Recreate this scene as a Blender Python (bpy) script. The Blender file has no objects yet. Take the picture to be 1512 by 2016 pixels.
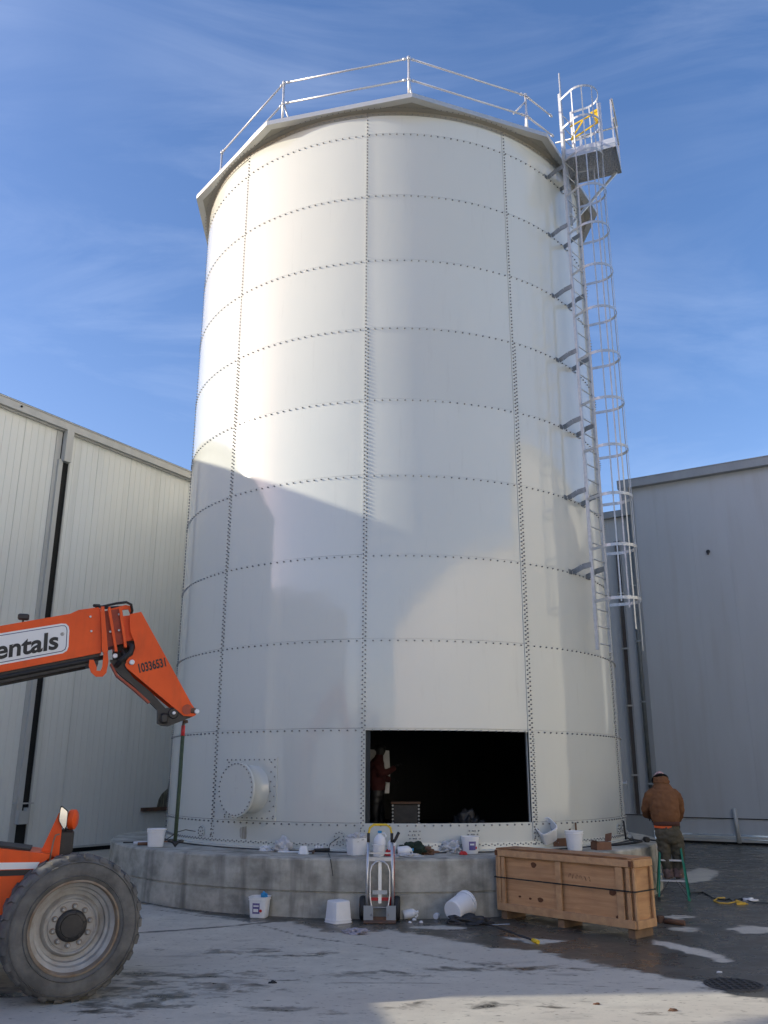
import bpy, math, random
import numpy as np
from mathutils import Vector, Matrix, noise
from math import sin, cos, pi, radians, sqrt, atan2

random.seed(7)
S = bpy.context.scene
COL = S.collection

# ------------------------------------------------------------------ camera
cam_d = bpy.data.cameras.new('camera'); cam = bpy.data.objects.new('camera', cam_d); COL.objects.link(cam)
cam.location = (0, 0, 1.92)
cam_d.sensor_fit = 'VERTICAL'; cam_d.sensor_height = 36; cam_d.lens = 30.25
cam_d.clip_start = .1; cam_d.clip_end = 3000
cam.rotation_euler = (Matrix.Rotation(radians(.787), 3, 'Z') @ Matrix.Rotation(radians(90 + 16.92), 3, 'X') @ Matrix.Rotation(radians(.148), 3, 'Z')).to_euler()
S.camera = cam
S.render.resolution_x = 768; S.render.resolution_y = 1024

# ------------------------------------------------------------------ world, sun, exposure
SUN_AZ = -85.0      # degrees: 0 = towards the camera side (-Y), negative = to the left (-X)
SUN_EL = 20.0
sd = Vector((sin(radians(SUN_AZ)) * cos(radians(SUN_EL)), -cos(radians(SUN_AZ)) * cos(radians(SUN_EL)), sin(radians(SUN_EL))))
w = bpy.data.worlds.new('World'); S.world = w; w.use_nodes = True
nt = w.node_tree; nt.nodes.clear()
wo = nt.nodes.new('ShaderNodeOutputWorld'); bg = nt.nodes.new('ShaderNodeBackground'); nt.links.new(bg.outputs[0], wo.inputs[0])
sky = nt.nodes.new('ShaderNodeTexSky'); sky.sky_type = 'NISHITA'; sky.sun_disc = False
sky.sun_elevation = radians(SUN_EL); sky.sun_rotation = atan2(sd.x, sd.y)
sky.altitude = 100; sky.air_density = 1.0; sky.dust_density = 1.0; sky.ozone_density = 1.3
tc = nt.nodes.new('ShaderNodeTexCoord'); mp = nt.nodes.new('ShaderNodeMapping'); mp.inputs['Scale'].default_value = (1.1, 3.2, 5.5); mp.inputs['Rotation'].default_value = (0, .35, .5)
n1 = nt.nodes.new('ShaderNodeTexNoise'); n1.inputs['Scale'].default_value = 1.6; n1.inputs['Detail'].default_value = 9; n1.inputs['Roughness'].default_value = .62; n1.inputs['Distortion'].default_value = .8
cr = nt.nodes.new('ShaderNodeValToRGB'); cr.color_ramp.elements[0].position = .46; cr.color_ramp.elements[0].color = (0, 0, 0, 1); cr.color_ramp.elements[1].position = .82; cr.color_ramp.elements[1].color = (.095, .095, .095, 1)
mx = nt.nodes.new('ShaderNodeMix'); mx.data_type = 'RGBA'; mx.inputs['B'].default_value = (7.2, 7.8, 8.8, 1)
tint = nt.nodes.new('ShaderNodeMix'); tint.data_type = 'RGBA'; tint.blend_type = 'MULTIPLY'; tint.inputs['Factor'].default_value = 1; tint.inputs['B'].default_value = (1.10, .925, 1.02, 1)
hs = nt.nodes.new('ShaderNodeHueSaturation'); hs.inputs['Saturation'].default_value = 1.26; hs.inputs['Value'].default_value = 1.0
nt.links.new(tc.outputs['Generated'], mp.inputs[0]); nt.links.new(mp.outputs[0], n1.inputs['Vector']); nt.links.new(n1.outputs['Fac'], cr.inputs[0])
n0 = nt.nodes.new('ShaderNodeTexNoise'); n0.inputs['Scale'].default_value = 2.3; n0.inputs['Detail'].default_value = 3; nt.links.new(tc.outputs['Generated'], n0.inputs['Vector'])
r0 = nt.nodes.new('ShaderNodeMapRange'); r0.inputs['From Min'].default_value = .42; r0.inputs['From Max'].default_value = .66; r0.inputs['To Min'].default_value = .15; r0.inputs['To Max'].default_value = 1.5; nt.links.new(n0.outputs['Fac'], r0.inputs[0])
mm_ = nt.nodes.new('ShaderNodeMath'); mm_.operation = 'MULTIPLY'; nt.links.new(cr.outputs[0], mm_.inputs[0]); nt.links.new(r0.outputs[0], mm_.inputs[1]); nt.links.new(mm_.outputs[0], mx.inputs['Factor']); nt.links.new(sky.outputs[0], hs.inputs['Color']); nt.links.new(hs.outputs[0], tint.inputs['A']); nt.links.new(tint.outputs['Result'], mx.inputs['A'])
nt.links.new(mx.outputs['Result'], bg.inputs[0]); bg.inputs[1].default_value = .108
ld = bpy.data.lights.new('sun', 'SUN'); ld.energy = 2.35; ld.angle = radians(.5); ld.color = (1, .92, .75)
lo = bpy.data.objects.new('sun', ld); COL.objects.link(lo); lo.rotation_euler = sd.to_track_quat('Z', 'Y').to_euler(); lo.location = (-30, 0, 30)
S.view_settings.view_transform = 'Standard'; S.view_settings.look = 'None'; S.view_settings.gamma = 1; S.view_settings.exposure = 1.17
S.cycles.max_bounces = 8; S.cycles.glossy_bounces = 4; S.cycles.diffuse_bounces = 4

# ------------------------------------------------------------------ materials
def srgb(r, g, b):
    f = lambda c: ((c / 255 + .055) / 1.055) ** 2.4 if c > 10 else c / 255 / 12.92
    return (f(r), f(g), f(b))
MATS = {}
def mat(name, col, rough=.6, metal=0., var=.0, scale=6., stretch=(1, 1, 1), col2=None, bump=0., bscale=40., rvar=0., coat=0., spec=.5, streak=None):
    """principled material: base colour mottled towards col2 (or darker) by noise, roughness variation, bump"""
    if name in MATS: return MATS[name]
    m = bpy.data.materials.new(name); m.use_nodes = True; t = m.node_tree; b = t.nodes['Principled BSDF']
    b.inputs['Base Color'].default_value = (*col, 1); b.inputs['Roughness'].default_value = rough; b.inputs['Metallic'].default_value = metal
    b.inputs['Specular IOR Level'].default_value = spec
    if coat: b.inputs['Coat Weight'].default_value = coat; b.inputs['Coat Roughness'].default_value = .08
    if var or bump or rvar or streak:
        tc = t.nodes.new('ShaderNodeTexCoord'); mp = t.nodes.new('ShaderNodeMapping'); mp.inputs['Scale'].default_value = stretch
        t.links.new(tc.outputs['Object'], mp.inputs[0])
        n = t.nodes.new('ShaderNodeTexNoise'); n.inputs['Scale'].default_value = scale; n.inputs['Detail'].default_value = 7; n.inputs['Roughness'].default_value = .6
        t.links.new(mp.outputs[0], n.inputs['Vector'])
        if var:
            r = t.nodes.new('ShaderNodeMapRange'); r.inputs['From Min'].default_value = .35; r.inputs['From Max'].default_value = .7; r.inputs['To Max'].default_value = var
            t.links.new(n.outputs['Fac'], r.inputs[0])
            x = t.nodes.new('ShaderNodeMix'); x.data_type = 'RGBA'; c2 = col2 or tuple(c * .35 for c in col)
            x.inputs['A'].default_value = (*col, 1); x.inputs['B'].default_value = (*c2, 1)
            t.links.new(r.outputs[0], x.inputs['Factor']); last = x.outputs['Result']
            if streak:
                s2, c3, amt = streak
                mp2 = t.nodes.new('ShaderNodeMapping'); mp2.inputs['Scale'].default_value = s2; t.links.new(tc.outputs['Object'], mp2.inputs[0])
                n2 = t.nodes.new('ShaderNodeTexNoise'); n2.inputs['Scale'].default_value = 1.; n2.inputs['Detail'].default_value = 5; t.links.new(mp2.outputs[0], n2.inputs['Vector'])
                r2 = t.nodes.new('ShaderNodeMapRange'); r2.inputs['From Min'].default_value = .52; r2.inputs['From Max'].default_value = .78; r2.inputs['To Max'].default_value = amt
                t.links.new(n2.outputs['Fac'], r2.inputs[0])
                x2 = t.nodes.new('ShaderNodeMix'); x2.data_type = 'RGBA'; x2.inputs['B'].default_value = (*c3, 1)
                t.links.new(last, x2.inputs['A']); t.links.new(r2.outputs[0], x2.inputs['Factor']); last = x2.outputs['Result']
            t.links.new(last, b.inputs['Base Color'])
        if rvar:
            r = t.nodes.new('ShaderNodeMapRange'); r.inputs['To Min'].default_value = max(.02, rough - rvar); r.inputs['To Max'].default_value = rough + rvar
            t.links.new(n.outputs['Fac'], r.inputs[0]); t.links.new(r.outputs[0], b.inputs['Roughness'])
        if bump:
            n3 = t.nodes.new('ShaderNodeTexNoise'); n3.inputs['Scale'].default_value = bscale; n3.inputs['Detail'].default_value = 5
            t.links.new(tc.outputs['Object'], n3.inputs['Vector'])
            bp = t.nodes.new('ShaderNodeBump'); bp.inputs['Strength'].default_value = bump; bp.inputs['Distance'].default_value = .01
            t.links.new(n3.outputs['Fac'], bp.inputs['Height']); t.links.new(bp.outputs[0], b.inputs['Normal'])
    MATS[name] = m; return m

M_TANK = mat('tank enamel', (.60, .615, .565), .09, var=.12, scale=.7, stretch=(1, 1, .5), col2=(.56, .57, .50), rvar=.03, spec=.85)
def enamel_extras(m):
    t = m.node_tree; b = t.nodes['Principled BSDF']; L = t.links.new
    src = b.inputs['Base Color'].links[0].from_socket; oi = t.nodes.new('ShaderNodeObjectInfo'); r = t.nodes.new('ShaderNodeMapRange'); r.inputs['To Min'].default_value = .955; r.inputs['To Max'].default_value = 1.03
    L(oi.outputs['Random'], r.inputs[0]); x = t.nodes.new('ShaderNodeVectorMath'); x.operation = 'SCALE'; L(src, x.inputs[0]); L(r.outputs[0], x.inputs['Scale'])
    tc = t.nodes.new('ShaderNodeTexCoord'); mp = t.nodes.new('ShaderNodeMapping'); mp.inputs['Scale'].default_value = (9, 9, .9); L(tc.outputs['Object'], mp.inputs[0])
    n = t.nodes.new('ShaderNodeTexNoise'); n.inputs['Scale'].default_value = 1; n.inputs['Detail'].default_value = 8; n.inputs['Roughness'].default_value = .7; L(mp.outputs[0], n.inputs['Vector'])
    r2 = t.nodes.new('ShaderNodeMapRange'); r2.inputs['From Min'].default_value = .58; r2.inputs['From Max'].default_value = .8; r2.inputs['To Max'].default_value = .22; L(n.outputs['Fac'], r2.inputs[0])
    mx_ = t.nodes.new('ShaderNodeMix'); mx_.data_type = 'RGBA'; mx_.inputs['B'].default_value = (.36, .35, .30, 1); L(r2.outputs[0], mx_.inputs['Factor']); L(x.outputs[0], mx_.inputs['A']); L(mx_.outputs['Result'], b.inputs['Base Color'])
    n2 = t.nodes.new('ShaderNodeTexNoise'); n2.inputs['Scale'].default_value = 1.3; n2.inputs['Detail'].default_value = 2; L(tc.outputs['Object'], n2.inputs['Vector'])
    bp = t.nodes.new('ShaderNodeBump'); bp.inputs['Strength'].default_value = .22; bp.inputs['Distance'].default_value = .03; L(n2.outputs['Fac'], bp.inputs['Height']); L(bp.outputs[0], b.inputs['Normal'])
enamel_extras(M_TANK)
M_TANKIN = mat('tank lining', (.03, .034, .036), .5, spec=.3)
M_SEAL = mat('black sealant', (.03, .03, .032), .6)
M_BOLT = mat('bolt cap', (.22, .225, .22), .45, metal=.2)
M_TRIM = mat('roof trim aluminium', (.55, .55, .53), .38, metal=.5, var=.3, scale=3, col2=(.4, .4, .38))
M_SOFF = mat('soffit sheet', (.30, .29, .25), .45, metal=.3, var=.4, scale=3, col2=(.3, .29, .25))  # darkened base also carries the shadow under the eave
M_GALV = mat('galvanised steel', (.50, .52, .53), .40, metal=.5, var=.6, scale=14, col2=(.33, .36, .38), rvar=.1)
M_GALVW = mat('new galvanised tube', (.62, .63, .65), .35, metal=.45, var=.4, scale=10, col2=(.5, .52, .55))
M_GRATE = mat('platform grating', (.58, .59, .58), .55, metal=.4, var=.8, scale=30, col2=(.16, .16, .16), bump=1, bscale=60)
M_YEL = mat('safety yellow', (.78, .52, .02), .45, var=.2, scale=12)
M_WALLL = mat('left cladding', (.78, .785, .73), .22, var=.35, scale=.5, stretch=(2, 2, .6), col2=(.66, .67, .63), streak=((3., 3., .15), (.42, .42, .36), .30), rvar=.08)
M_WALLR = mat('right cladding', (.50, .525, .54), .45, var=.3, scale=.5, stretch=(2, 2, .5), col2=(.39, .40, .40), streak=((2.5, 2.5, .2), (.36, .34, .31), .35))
M_WALLW = mat('sunlit cladding', (.80, .78, .70), .4, var=.3, scale=.5, col2=(.5, .5, .45))
M_TRIML = mat('pale flashing', (.52, .52, .49), .4, var=.4, scale=3, stretch=(1, 1, .3), col2=(.35, .35, .32))
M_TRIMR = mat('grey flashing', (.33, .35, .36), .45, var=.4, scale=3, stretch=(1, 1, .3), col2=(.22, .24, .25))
M_DARK = mat('dark gap', (.008, .008, .008), .8)
M_RUST = mat('rusty steel', (.10, .065, .045), .8, var=.8, scale=9, col2=(.20, .09, .045))
M_CONC = mat('foundation concrete', (.52, .495, .42), .85, var=.95, scale=2.3, stretch=(1, 1, 1.4), col2=(.19, .185, .155), bump=.35, bscale=22, streak=((4.5, 4.5, .6), (.12, .118, .10), .85), spec=.3)
M_ORANGE = mat('orange paint', (.88, .105, .012), .42, var=.5, scale=3, col2=(.66, .075, .012), rvar=.10, spec=.3, streak=((9, 9, 2), (.40, .07, .02), .35), bump=.06, bscale=6)
M_ORDK = mat('orange paint worn', (.42, .06, .018), .5, var=.6, scale=14, col2=(.16, .03, .015))
M_BLACK = mat('black steel', (.018, .018, .019), .5, var=.6, scale=12, col2=(.05, .045, .04))
M_BLKRUB = mat('black rubber', (.02, .02, .02), .65)
M_TYRE = mat('dusty tyre rubber', (.092, .090, .085), .85, var=.9, scale=4.5, col2=(.20, .195, .18), bump=.3, bscale=40, spec=.25)
M_RIM = mat('wheel rim paint', (.41, .405, .385), .5, var=.7, scale=6, col2=(.20, .17, .13))
M_RIMRUST = mat('rusty rim edge', (.22, .15, .09), .7, var=.7, scale=9, col2=(.33, .30, .25))
M_WHITE = mat('white decal', (.78, .78, .76), .4)
M_NAVY = mat('navy line', (.02, .025, .09), .4)
M_INK = mat('black lettering', (.012, .012, .012), .5)
M_PAIL = mat('white plastic', (.78, .79, .80), .38, var=.2, scale=9, col2=(.6, .6, .58))
M_LABEL = mat('purple label', (.10, .075, .26), .4, var=.25, scale=60, col2=(.45, .42, .6))
M_RED = mat('red plastic', (.55, .03, .03), .4)
M_BLUE = mat('blue plastic', (.02, .25, .5), .4)
M_FILM = mat('crumpled plastic film', (.55, .56, .57), .25, var=.5, scale=18, col2=(.3, .31, .32), bump=1, bscale=30)
M_RAG = mat('grey rag', (.40, .38, .42), .9, var=.6, scale=14, col2=(.22, .21, .24))
M_WOOD = mat('crate plywood', (.58, .33, .155), .7, var=.9, scale=3.2, stretch=(.55, 1, 7), col2=(.43, .215, .095), bump=.25, bscale=60, streak=((3, 3, 4), (.30, .16, .08), .45))
M_WOOD2 = mat('crate batten pine', (.56, .33, .16), .7, var=.9, scale=9, stretch=(1, 1, 1), col2=(.42, .23, .11), bump=.3, bscale=60, streak=((7, 7, 7), (.26, .14, .07), .5))
M_WOODTOP = mat('crate lid weathered', (.42, .22, .10), .8, var=.8, scale=4, col2=(.17, .085, .045), bump=.3, bscale=40)
M_KNOT = mat('knot', (.11, .04, .015), .7, var=.6, scale=60, col2=(.2, .08, .03))
M_STRAPK = mat('black strapping', (.012, .012, .012), .45)
M_SLING = mat('olive webbing', (.055, .085, .05), .9, var=.5, scale=30)
M_ALU = mat('aluminium', (.60, .60, .60), .33, metal=.75, var=.4, scale=8, col2=(.42, .42, .42))
M_GREEN = mat('green fibreglass', (.0, .185, .10), .5, var=.4, scale=12, col2=(.0, .09, .05))
M_JACKET = mat('brown duck jacket', (.185, .088, .042), .92, var=.55, scale=7, col2=(.11, .05, .026), bump=.5, bscale=14, spec=.15)
M_PANTS = mat('olive work trousers', (.062, .060, .042), .95, var=.7, scale=6, col2=(.13, .11, .085), bump=.6, bscale=12, spec=.15)
M_BOOT = mat('muddy boots', (.11, .065, .045), .9, var=.8, scale=14, col2=(.22, .17, .14), bump=.5, bscale=20)
M_SKIN = mat('skin', (.42, .22, .15), .55)
M_GLOVE = mat('dark glove', (.02, .02, .022), .8)
M_HAT = mat('dark cap brim', (.02, .016, .018), .85)
M_HATW = mat('printed cap crown', (.55, .48, .46), .8, var=.9, scale=18, col2=(.35, .04, .04))
M_HIVIS = mat('orange shirt hem', (.8, .13, .03), .7)
M_REDJ = mat('dark red jacket', (.045, .006, .006), .9)
M_CARD = mat('brown cardboard', (.22, .11, .065), .85, var=.3, scale=8)
M_CORD = mat('dark cord', (.015, .02, .02), .6)
M_CORDY = mat('yellow cord', (.62, .40, .05), .6)
M_IRON = mat('cast iron', (.045, .045, .043), .7, var=.5, scale=30, col2=(.015, .015, .015))
M_GLASS = mat('mirror glass', (.6, .62, .63), .08, metal=.9)
M_ROOFM = mat('roof sheet', (.4, .4, .4), .5)
M_BRICK = mat('distant wall', (.24, .22, .19), .8, var=.5, scale=.5)

# ------------------------------------------------------------------ mesh helpers
class MB:
    def __init__(s): s.v = []; s.f = []; s.m = []; s.sm = []
    def add(s, vs, fs, mi=0, smooth=False, M=None):
        o = len(s.v)
        if M is not None: vs = [M @ Vector(p) for p in vs]
        s.v += [tuple(p) for p in vs]; s.f += [tuple(i + o for i in f) for f in fs]; s.m += [mi] * len(fs); s.sm += [smooth] * len(fs); return s
    def box(s, c, d, M=None, mi=0, bev=0.):
        x, y, z = d[0] / 2, d[1] / 2, d[2] / 2
        if bev <= 0:
            vs = [(c[0] + i * x, c[1] + j * y, c[2] + k * z) for i in (-1, 1) for j in (-1, 1) for k in (-1, 1)]
            return s.add(vs, [(0, 1, 3, 2), (4, 6, 7, 5), (0, 4, 5, 1), (2, 3, 7, 6), (0, 2, 6, 4), (1, 5, 7, 3)], mi, False, M)
        b = bev; vs = []
        for k, (zz, ins) in enumerate([(-z, b), (-z + b, 0), (z - b, 0), (z, b)]):
            for (i, j) in ((-1, -1), (1, -1), (1, 1), (-1, 1)):
                for (ax, ay) in (((b, 0), (0, b)) if i * j < 0 else ((0, b), (b, 0))):
                    vs.append((c[0] + i * (x - ax - ins), c[1] + j * (y - ay - ins), c[2] + zz))
        fs = [tuple(range(7, -1, -1)), tuple(range(24, 32))]
        for k in range(3):
            for i in range(8): fs.append((k * 8 + i, k * 8 + (i + 1) % 8, k * 8 + 8 + (i + 1) % 8, k * 8 + 8 + i))
        return s.add(vs, fs, mi, False, M)
    def prism(s, pts, d, M=None, mi=0, off=0.):
        """outline in local XZ, extruded along local Y from off to off+d"""
        n = len(pts); vs = [(p[0], off, p[1]) for p in pts] + [(p[0], off + d, p[1]) for p in pts]
        ar = sum(pts[i][0] * pts[(i + 1) % n][1] - pts[(i + 1) % n][0] * pts[i][1] for i in range(n))
        fs = [tuple(range(n)), tuple(range(2 * n - 1, n - 1, -1))] + [(i, i + n, (i + 1) % n + n, (i + 1) % n) for i in range(n)]
        if (ar < 0) ^ (d < 0): fs = [tuple(reversed(f)) for f in fs]
        return s.add(vs, fs, mi, False, M)
    def tube(s, path, r, n=10, M=None, mi=0, cap=True, flat=None):
        P = [Vector(p) for p in path]; vs = []; fs = []; rs = r if isinstance(r, (list, tuple)) else [r] * len(P)
        up = None
        for i, p in enumerate(P):
            t = (P[min(i + 1, len(P) - 1)] - P[max(i - 1, 0)]).normalized()
            if up is None: up = Vector((0, 0, 1)) if abs(t.z) < .9 else Vector((0, 1, 0))
            a = t.cross(up); a = a.normalized() if a.length > 1e-5 else Vector((1, 0, 0)); b = a.cross(t).normalized(); up = b
            k = 1.
            if 0 < i < len(P) - 1:
                t1 = (P[i] - P[i - 1]).normalized(); t2 = (P[i + 1] - P[i]).normalized(); k = 1 / max(.5, cos(t1.angle(t2, 0) / 2))
            for j in range(n):
                th = 2 * pi * j / n
                if flat: vs.append(p + a * (flat[0] * cos(th) * k) + b * (flat[1] * sin(th)))
                else: vs.append(p + (a * cos(th) + b * sin(th)) * rs[i] * k)
        for i in range(len(P) - 1):
            for j in range(n): fs.append((i * n + j, i * n + (j + 1) % n, (i + 1) * n + (j + 1) % n, (i + 1) * n + j))
        s.add(vs, fs, mi, n > 6, M)
        if cap:
            o = len(s.v) - len(vs); s.f += [tuple(o + j for j in range(n - 1, -1, -1)), tuple(o + (len(P) - 1) * n + j for j in range(n))]; s.m += [mi] * 2; s.sm += [False] * 2
        return s
    def bar(s, p0, p1, wa, wb, upv=(0, 0, 1), mi=0, M=None):
        """rectangular bar from p0 to p1; wa across, wb along upv"""
        p0 = Vector(p0); p1 = Vector(p1); t = (p1 - p0).normalized(); u = Vector(upv); a = t.cross(u).normalized(); b = a.cross(t).normalized()
        vs = [p + a * (i * wa / 2) + b * (j * wb / 2) for p in (p0, p1) for (i, j) in ((-1, -1), (1, -1), (1, 1), (-1, 1))]
        return s.add(vs, [(0, 1, 2, 3), (7, 6, 5, 4), (0, 4, 5, 1), (1, 5, 6, 2), (2, 6, 7, 3), (3, 7, 4, 0)], mi, False, M)
    def lathe(s, prof, n=32, M=None, mi=0, smooth=True, a0=0, a1=2 * pi):
        """profile of (radius, height) turned about local Z"""
        full = abs(a1 - a0 - 2 * pi) < 1e-6; k = n if full else n + 1
        vs = [(r * cos(a0 + (a1 - a0) * j / n), r * sin(a0 + (a1 - a0) * j / n), z) for r, z in prof for j in range(k)]
        fs = [(i * k + j, i * k + (j + 1) % k, (i + 1) * k + (j + 1) % k, (i + 1) * k + j) for i in range(len(prof) - 1) for j in range(n)]
        return s.add(vs, fs, mi, smooth, M)
    def build(s, name, mats, parent=None, loc=None, sharp=None):
        me = bpy.data.meshes.new(name); me.from_pydata(s.v, [], s.f)
        for m in (mats if isinstance(mats, (list, tuple)) else [mats]): me.materials.append(m)
        me.polygons.foreach_set('material_index', s.m); me.polygons.foreach_set('use_smooth', s.sm)
        if sharp: me.set_sharp_from_angle(angle=radians(sharp))
        me.update()
        o = bpy.data.objects.new(name, me); COL.objects.link(o)
        if parent is not None: o.parent = parent
        if loc is not None: o.location = loc
        return o
def tag(o, label=None, cat=None, group=None, kind=None):
    if label: o['label'] = label
    if cat: o['category'] = cat
    if group: o['group'] = group
    if kind: o['kind'] = kind
    return o
def thing(name, label, cat, loc=(0, 0, 0), rz=0., group=None):
    o = bpy.data.objects.new(name, None); COL.objects.link(o); o.location = loc; o.rotation_euler = (0, 0, rz); o.empty_display_size = .2
    return tag(o, label, cat, group)
def frame(origin, ex, ez=(0, 0, 1)):
    """matrix whose local X is ex, local Z is ez"""
    x = Vector(ex).normalized(); z = Vector(ez).normalized(); y = z.cross(x).normalized(); x = y.cross(z)
    M = Matrix((x, y, z)).transposed().to_4x4(); M.translation = Vector(origin); return M
def zframe(origin, ez):
    z = Vector(ez).normalized(); q = z.to_track_quat('Z', 'X'); M = q.to_matrix().to_4x4(); M.translation = Vector(origin); return M
def text(name, body, size, M, m, parent, shear=0., bold=0., sx=1., depth=.001, width=None):
    cu = bpy.data.curves.new(name, 'FONT'); cu.body = body; cu.size = size; cu.shear = shear; cu.offset = bold; cu.extrude = depth
    o = bpy.data.objects.new(name, cu); COL.objects.link(o)
    dg = bpy.context.evaluated_depsgraph_get(); me = bpy.data.meshes.new_from_object(o.evaluated_get(dg)); bpy.data.objects.remove(o)
    xs_ = [v.co.x for v in me.vertices]
    if width: me.transform(Matrix.Translation((-min(xs_), 0, 0))); sx = width / (max(xs_) - min(xs_))
    me.transform(M @ Matrix.Diagonal((sx, 1, 1, 1))); me.materials.clear(); me.materials.append(m)
    o = bpy.data.objects.new(name, me); COL.objects.link(o); o.parent = parent; return o
def skin(name, nodes, edges, m, parent, sub=2, wrinkle=0., wscale=8., loc=None):
    """nodes: list of (x,y,z,r) or (x,y,z,rx,ry)"""
    me = bpy.data.meshes.new(name); me.from_pydata([n[:3] for n in nodes], edges, [])
    o = bpy.data.objects.new(name, me); COL.objects.link(o)
    sk = o.modifiers.new('skin', 'SKIN'); sk.use_smooth_shade = True; sk.branch_smoothing = .6
    for i, n in enumerate(nodes):
        d = me.skin_vertices[0].data[i]; d.radius = (n[3], n[4] if len(n) > 4 else n[3]); d.use_root = (i == 0)
    ss = o.modifiers.new('sub', 'SUBSURF'); ss.levels = sub; ss.render_levels = sub
    bpy.context.view_layer.update(); dg = bpy.context.evaluated_depsgraph_get()
    me2 = bpy.data.meshes.new_from_object(o.evaluated_get(dg)); bpy.data.objects.remove(o)
    if wrinkle:
        for v in me2.vertices:
            q = Vector(v.co); k = noise.noise(q * wscale) + .5 * noise.noise(q * wscale * 2.3)
            v.co = q + v.normal * k * wrinkle
    for p in me2.polygons: p.use_smooth = True
    me2.materials.clear(); me2.materials.append(m)
    o = bpy.data.objects.new(name, me2); COL.objects.link(o)
    if parent is not None: o.parent = parent
    return o

def fuse(name, m, ma_, parent, voxel=.012, it=5, wrinkle=0., wscale=8.):
    """joins closed pieces into one continuous surface and relaxes it"""
    o = m.build(name, ma_); r = o.modifiers.new('r', 'REMESH'); r.mode = 'VOXEL'; r.voxel_size = voxel; r.use_smooth_shade = True
    sm = o.modifiers.new('s', 'SMOOTH'); sm.factor = .5; sm.iterations = it
    bpy.context.view_layer.update(); me = bpy.data.meshes.new_from_object(o.evaluated_get(bpy.context.evaluated_depsgraph_get())); bpy.data.objects.remove(o)
    if wrinkle:
        me.update(); nn = [v.normal.copy() for v in me.vertices]
        for v, n_ in zip(me.vertices, nn):
            q = v.co; v.co = q + n_ * (noise.noise(Vector((q.x * wscale, q.y * wscale, q.z * wscale * 1.7))) + .5 * noise.noise(q * wscale * 2.7)) * wrinkle
    for p in me.polygons: p.use_smooth = True
    me.materials.clear(); me.materials.append(ma_); o = bpy.data.objects.new(name, me); COL.objects.link(o)
    if parent is not None: o.parent = parent
    return o

# ------------------------------------------------------------------ the tank's measures
TC = Vector((0, 18.54, 0)); R = 4.505; HC = 1.42; Z10 = 1.161; SLAB = .77; ZB = .80; ZT = 14.5
def cyl(az, z, r=R):
    a = radians(az); return Vector((TC.x + r * sin(a), TC.y - r * cos(a), z))
def nrm(az): a = radians(az); return Vector((sin(a), -cos(a), 0))
def tan_(az): a = radians(az); return Vector((cos(a), sin(a), 0))

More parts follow.
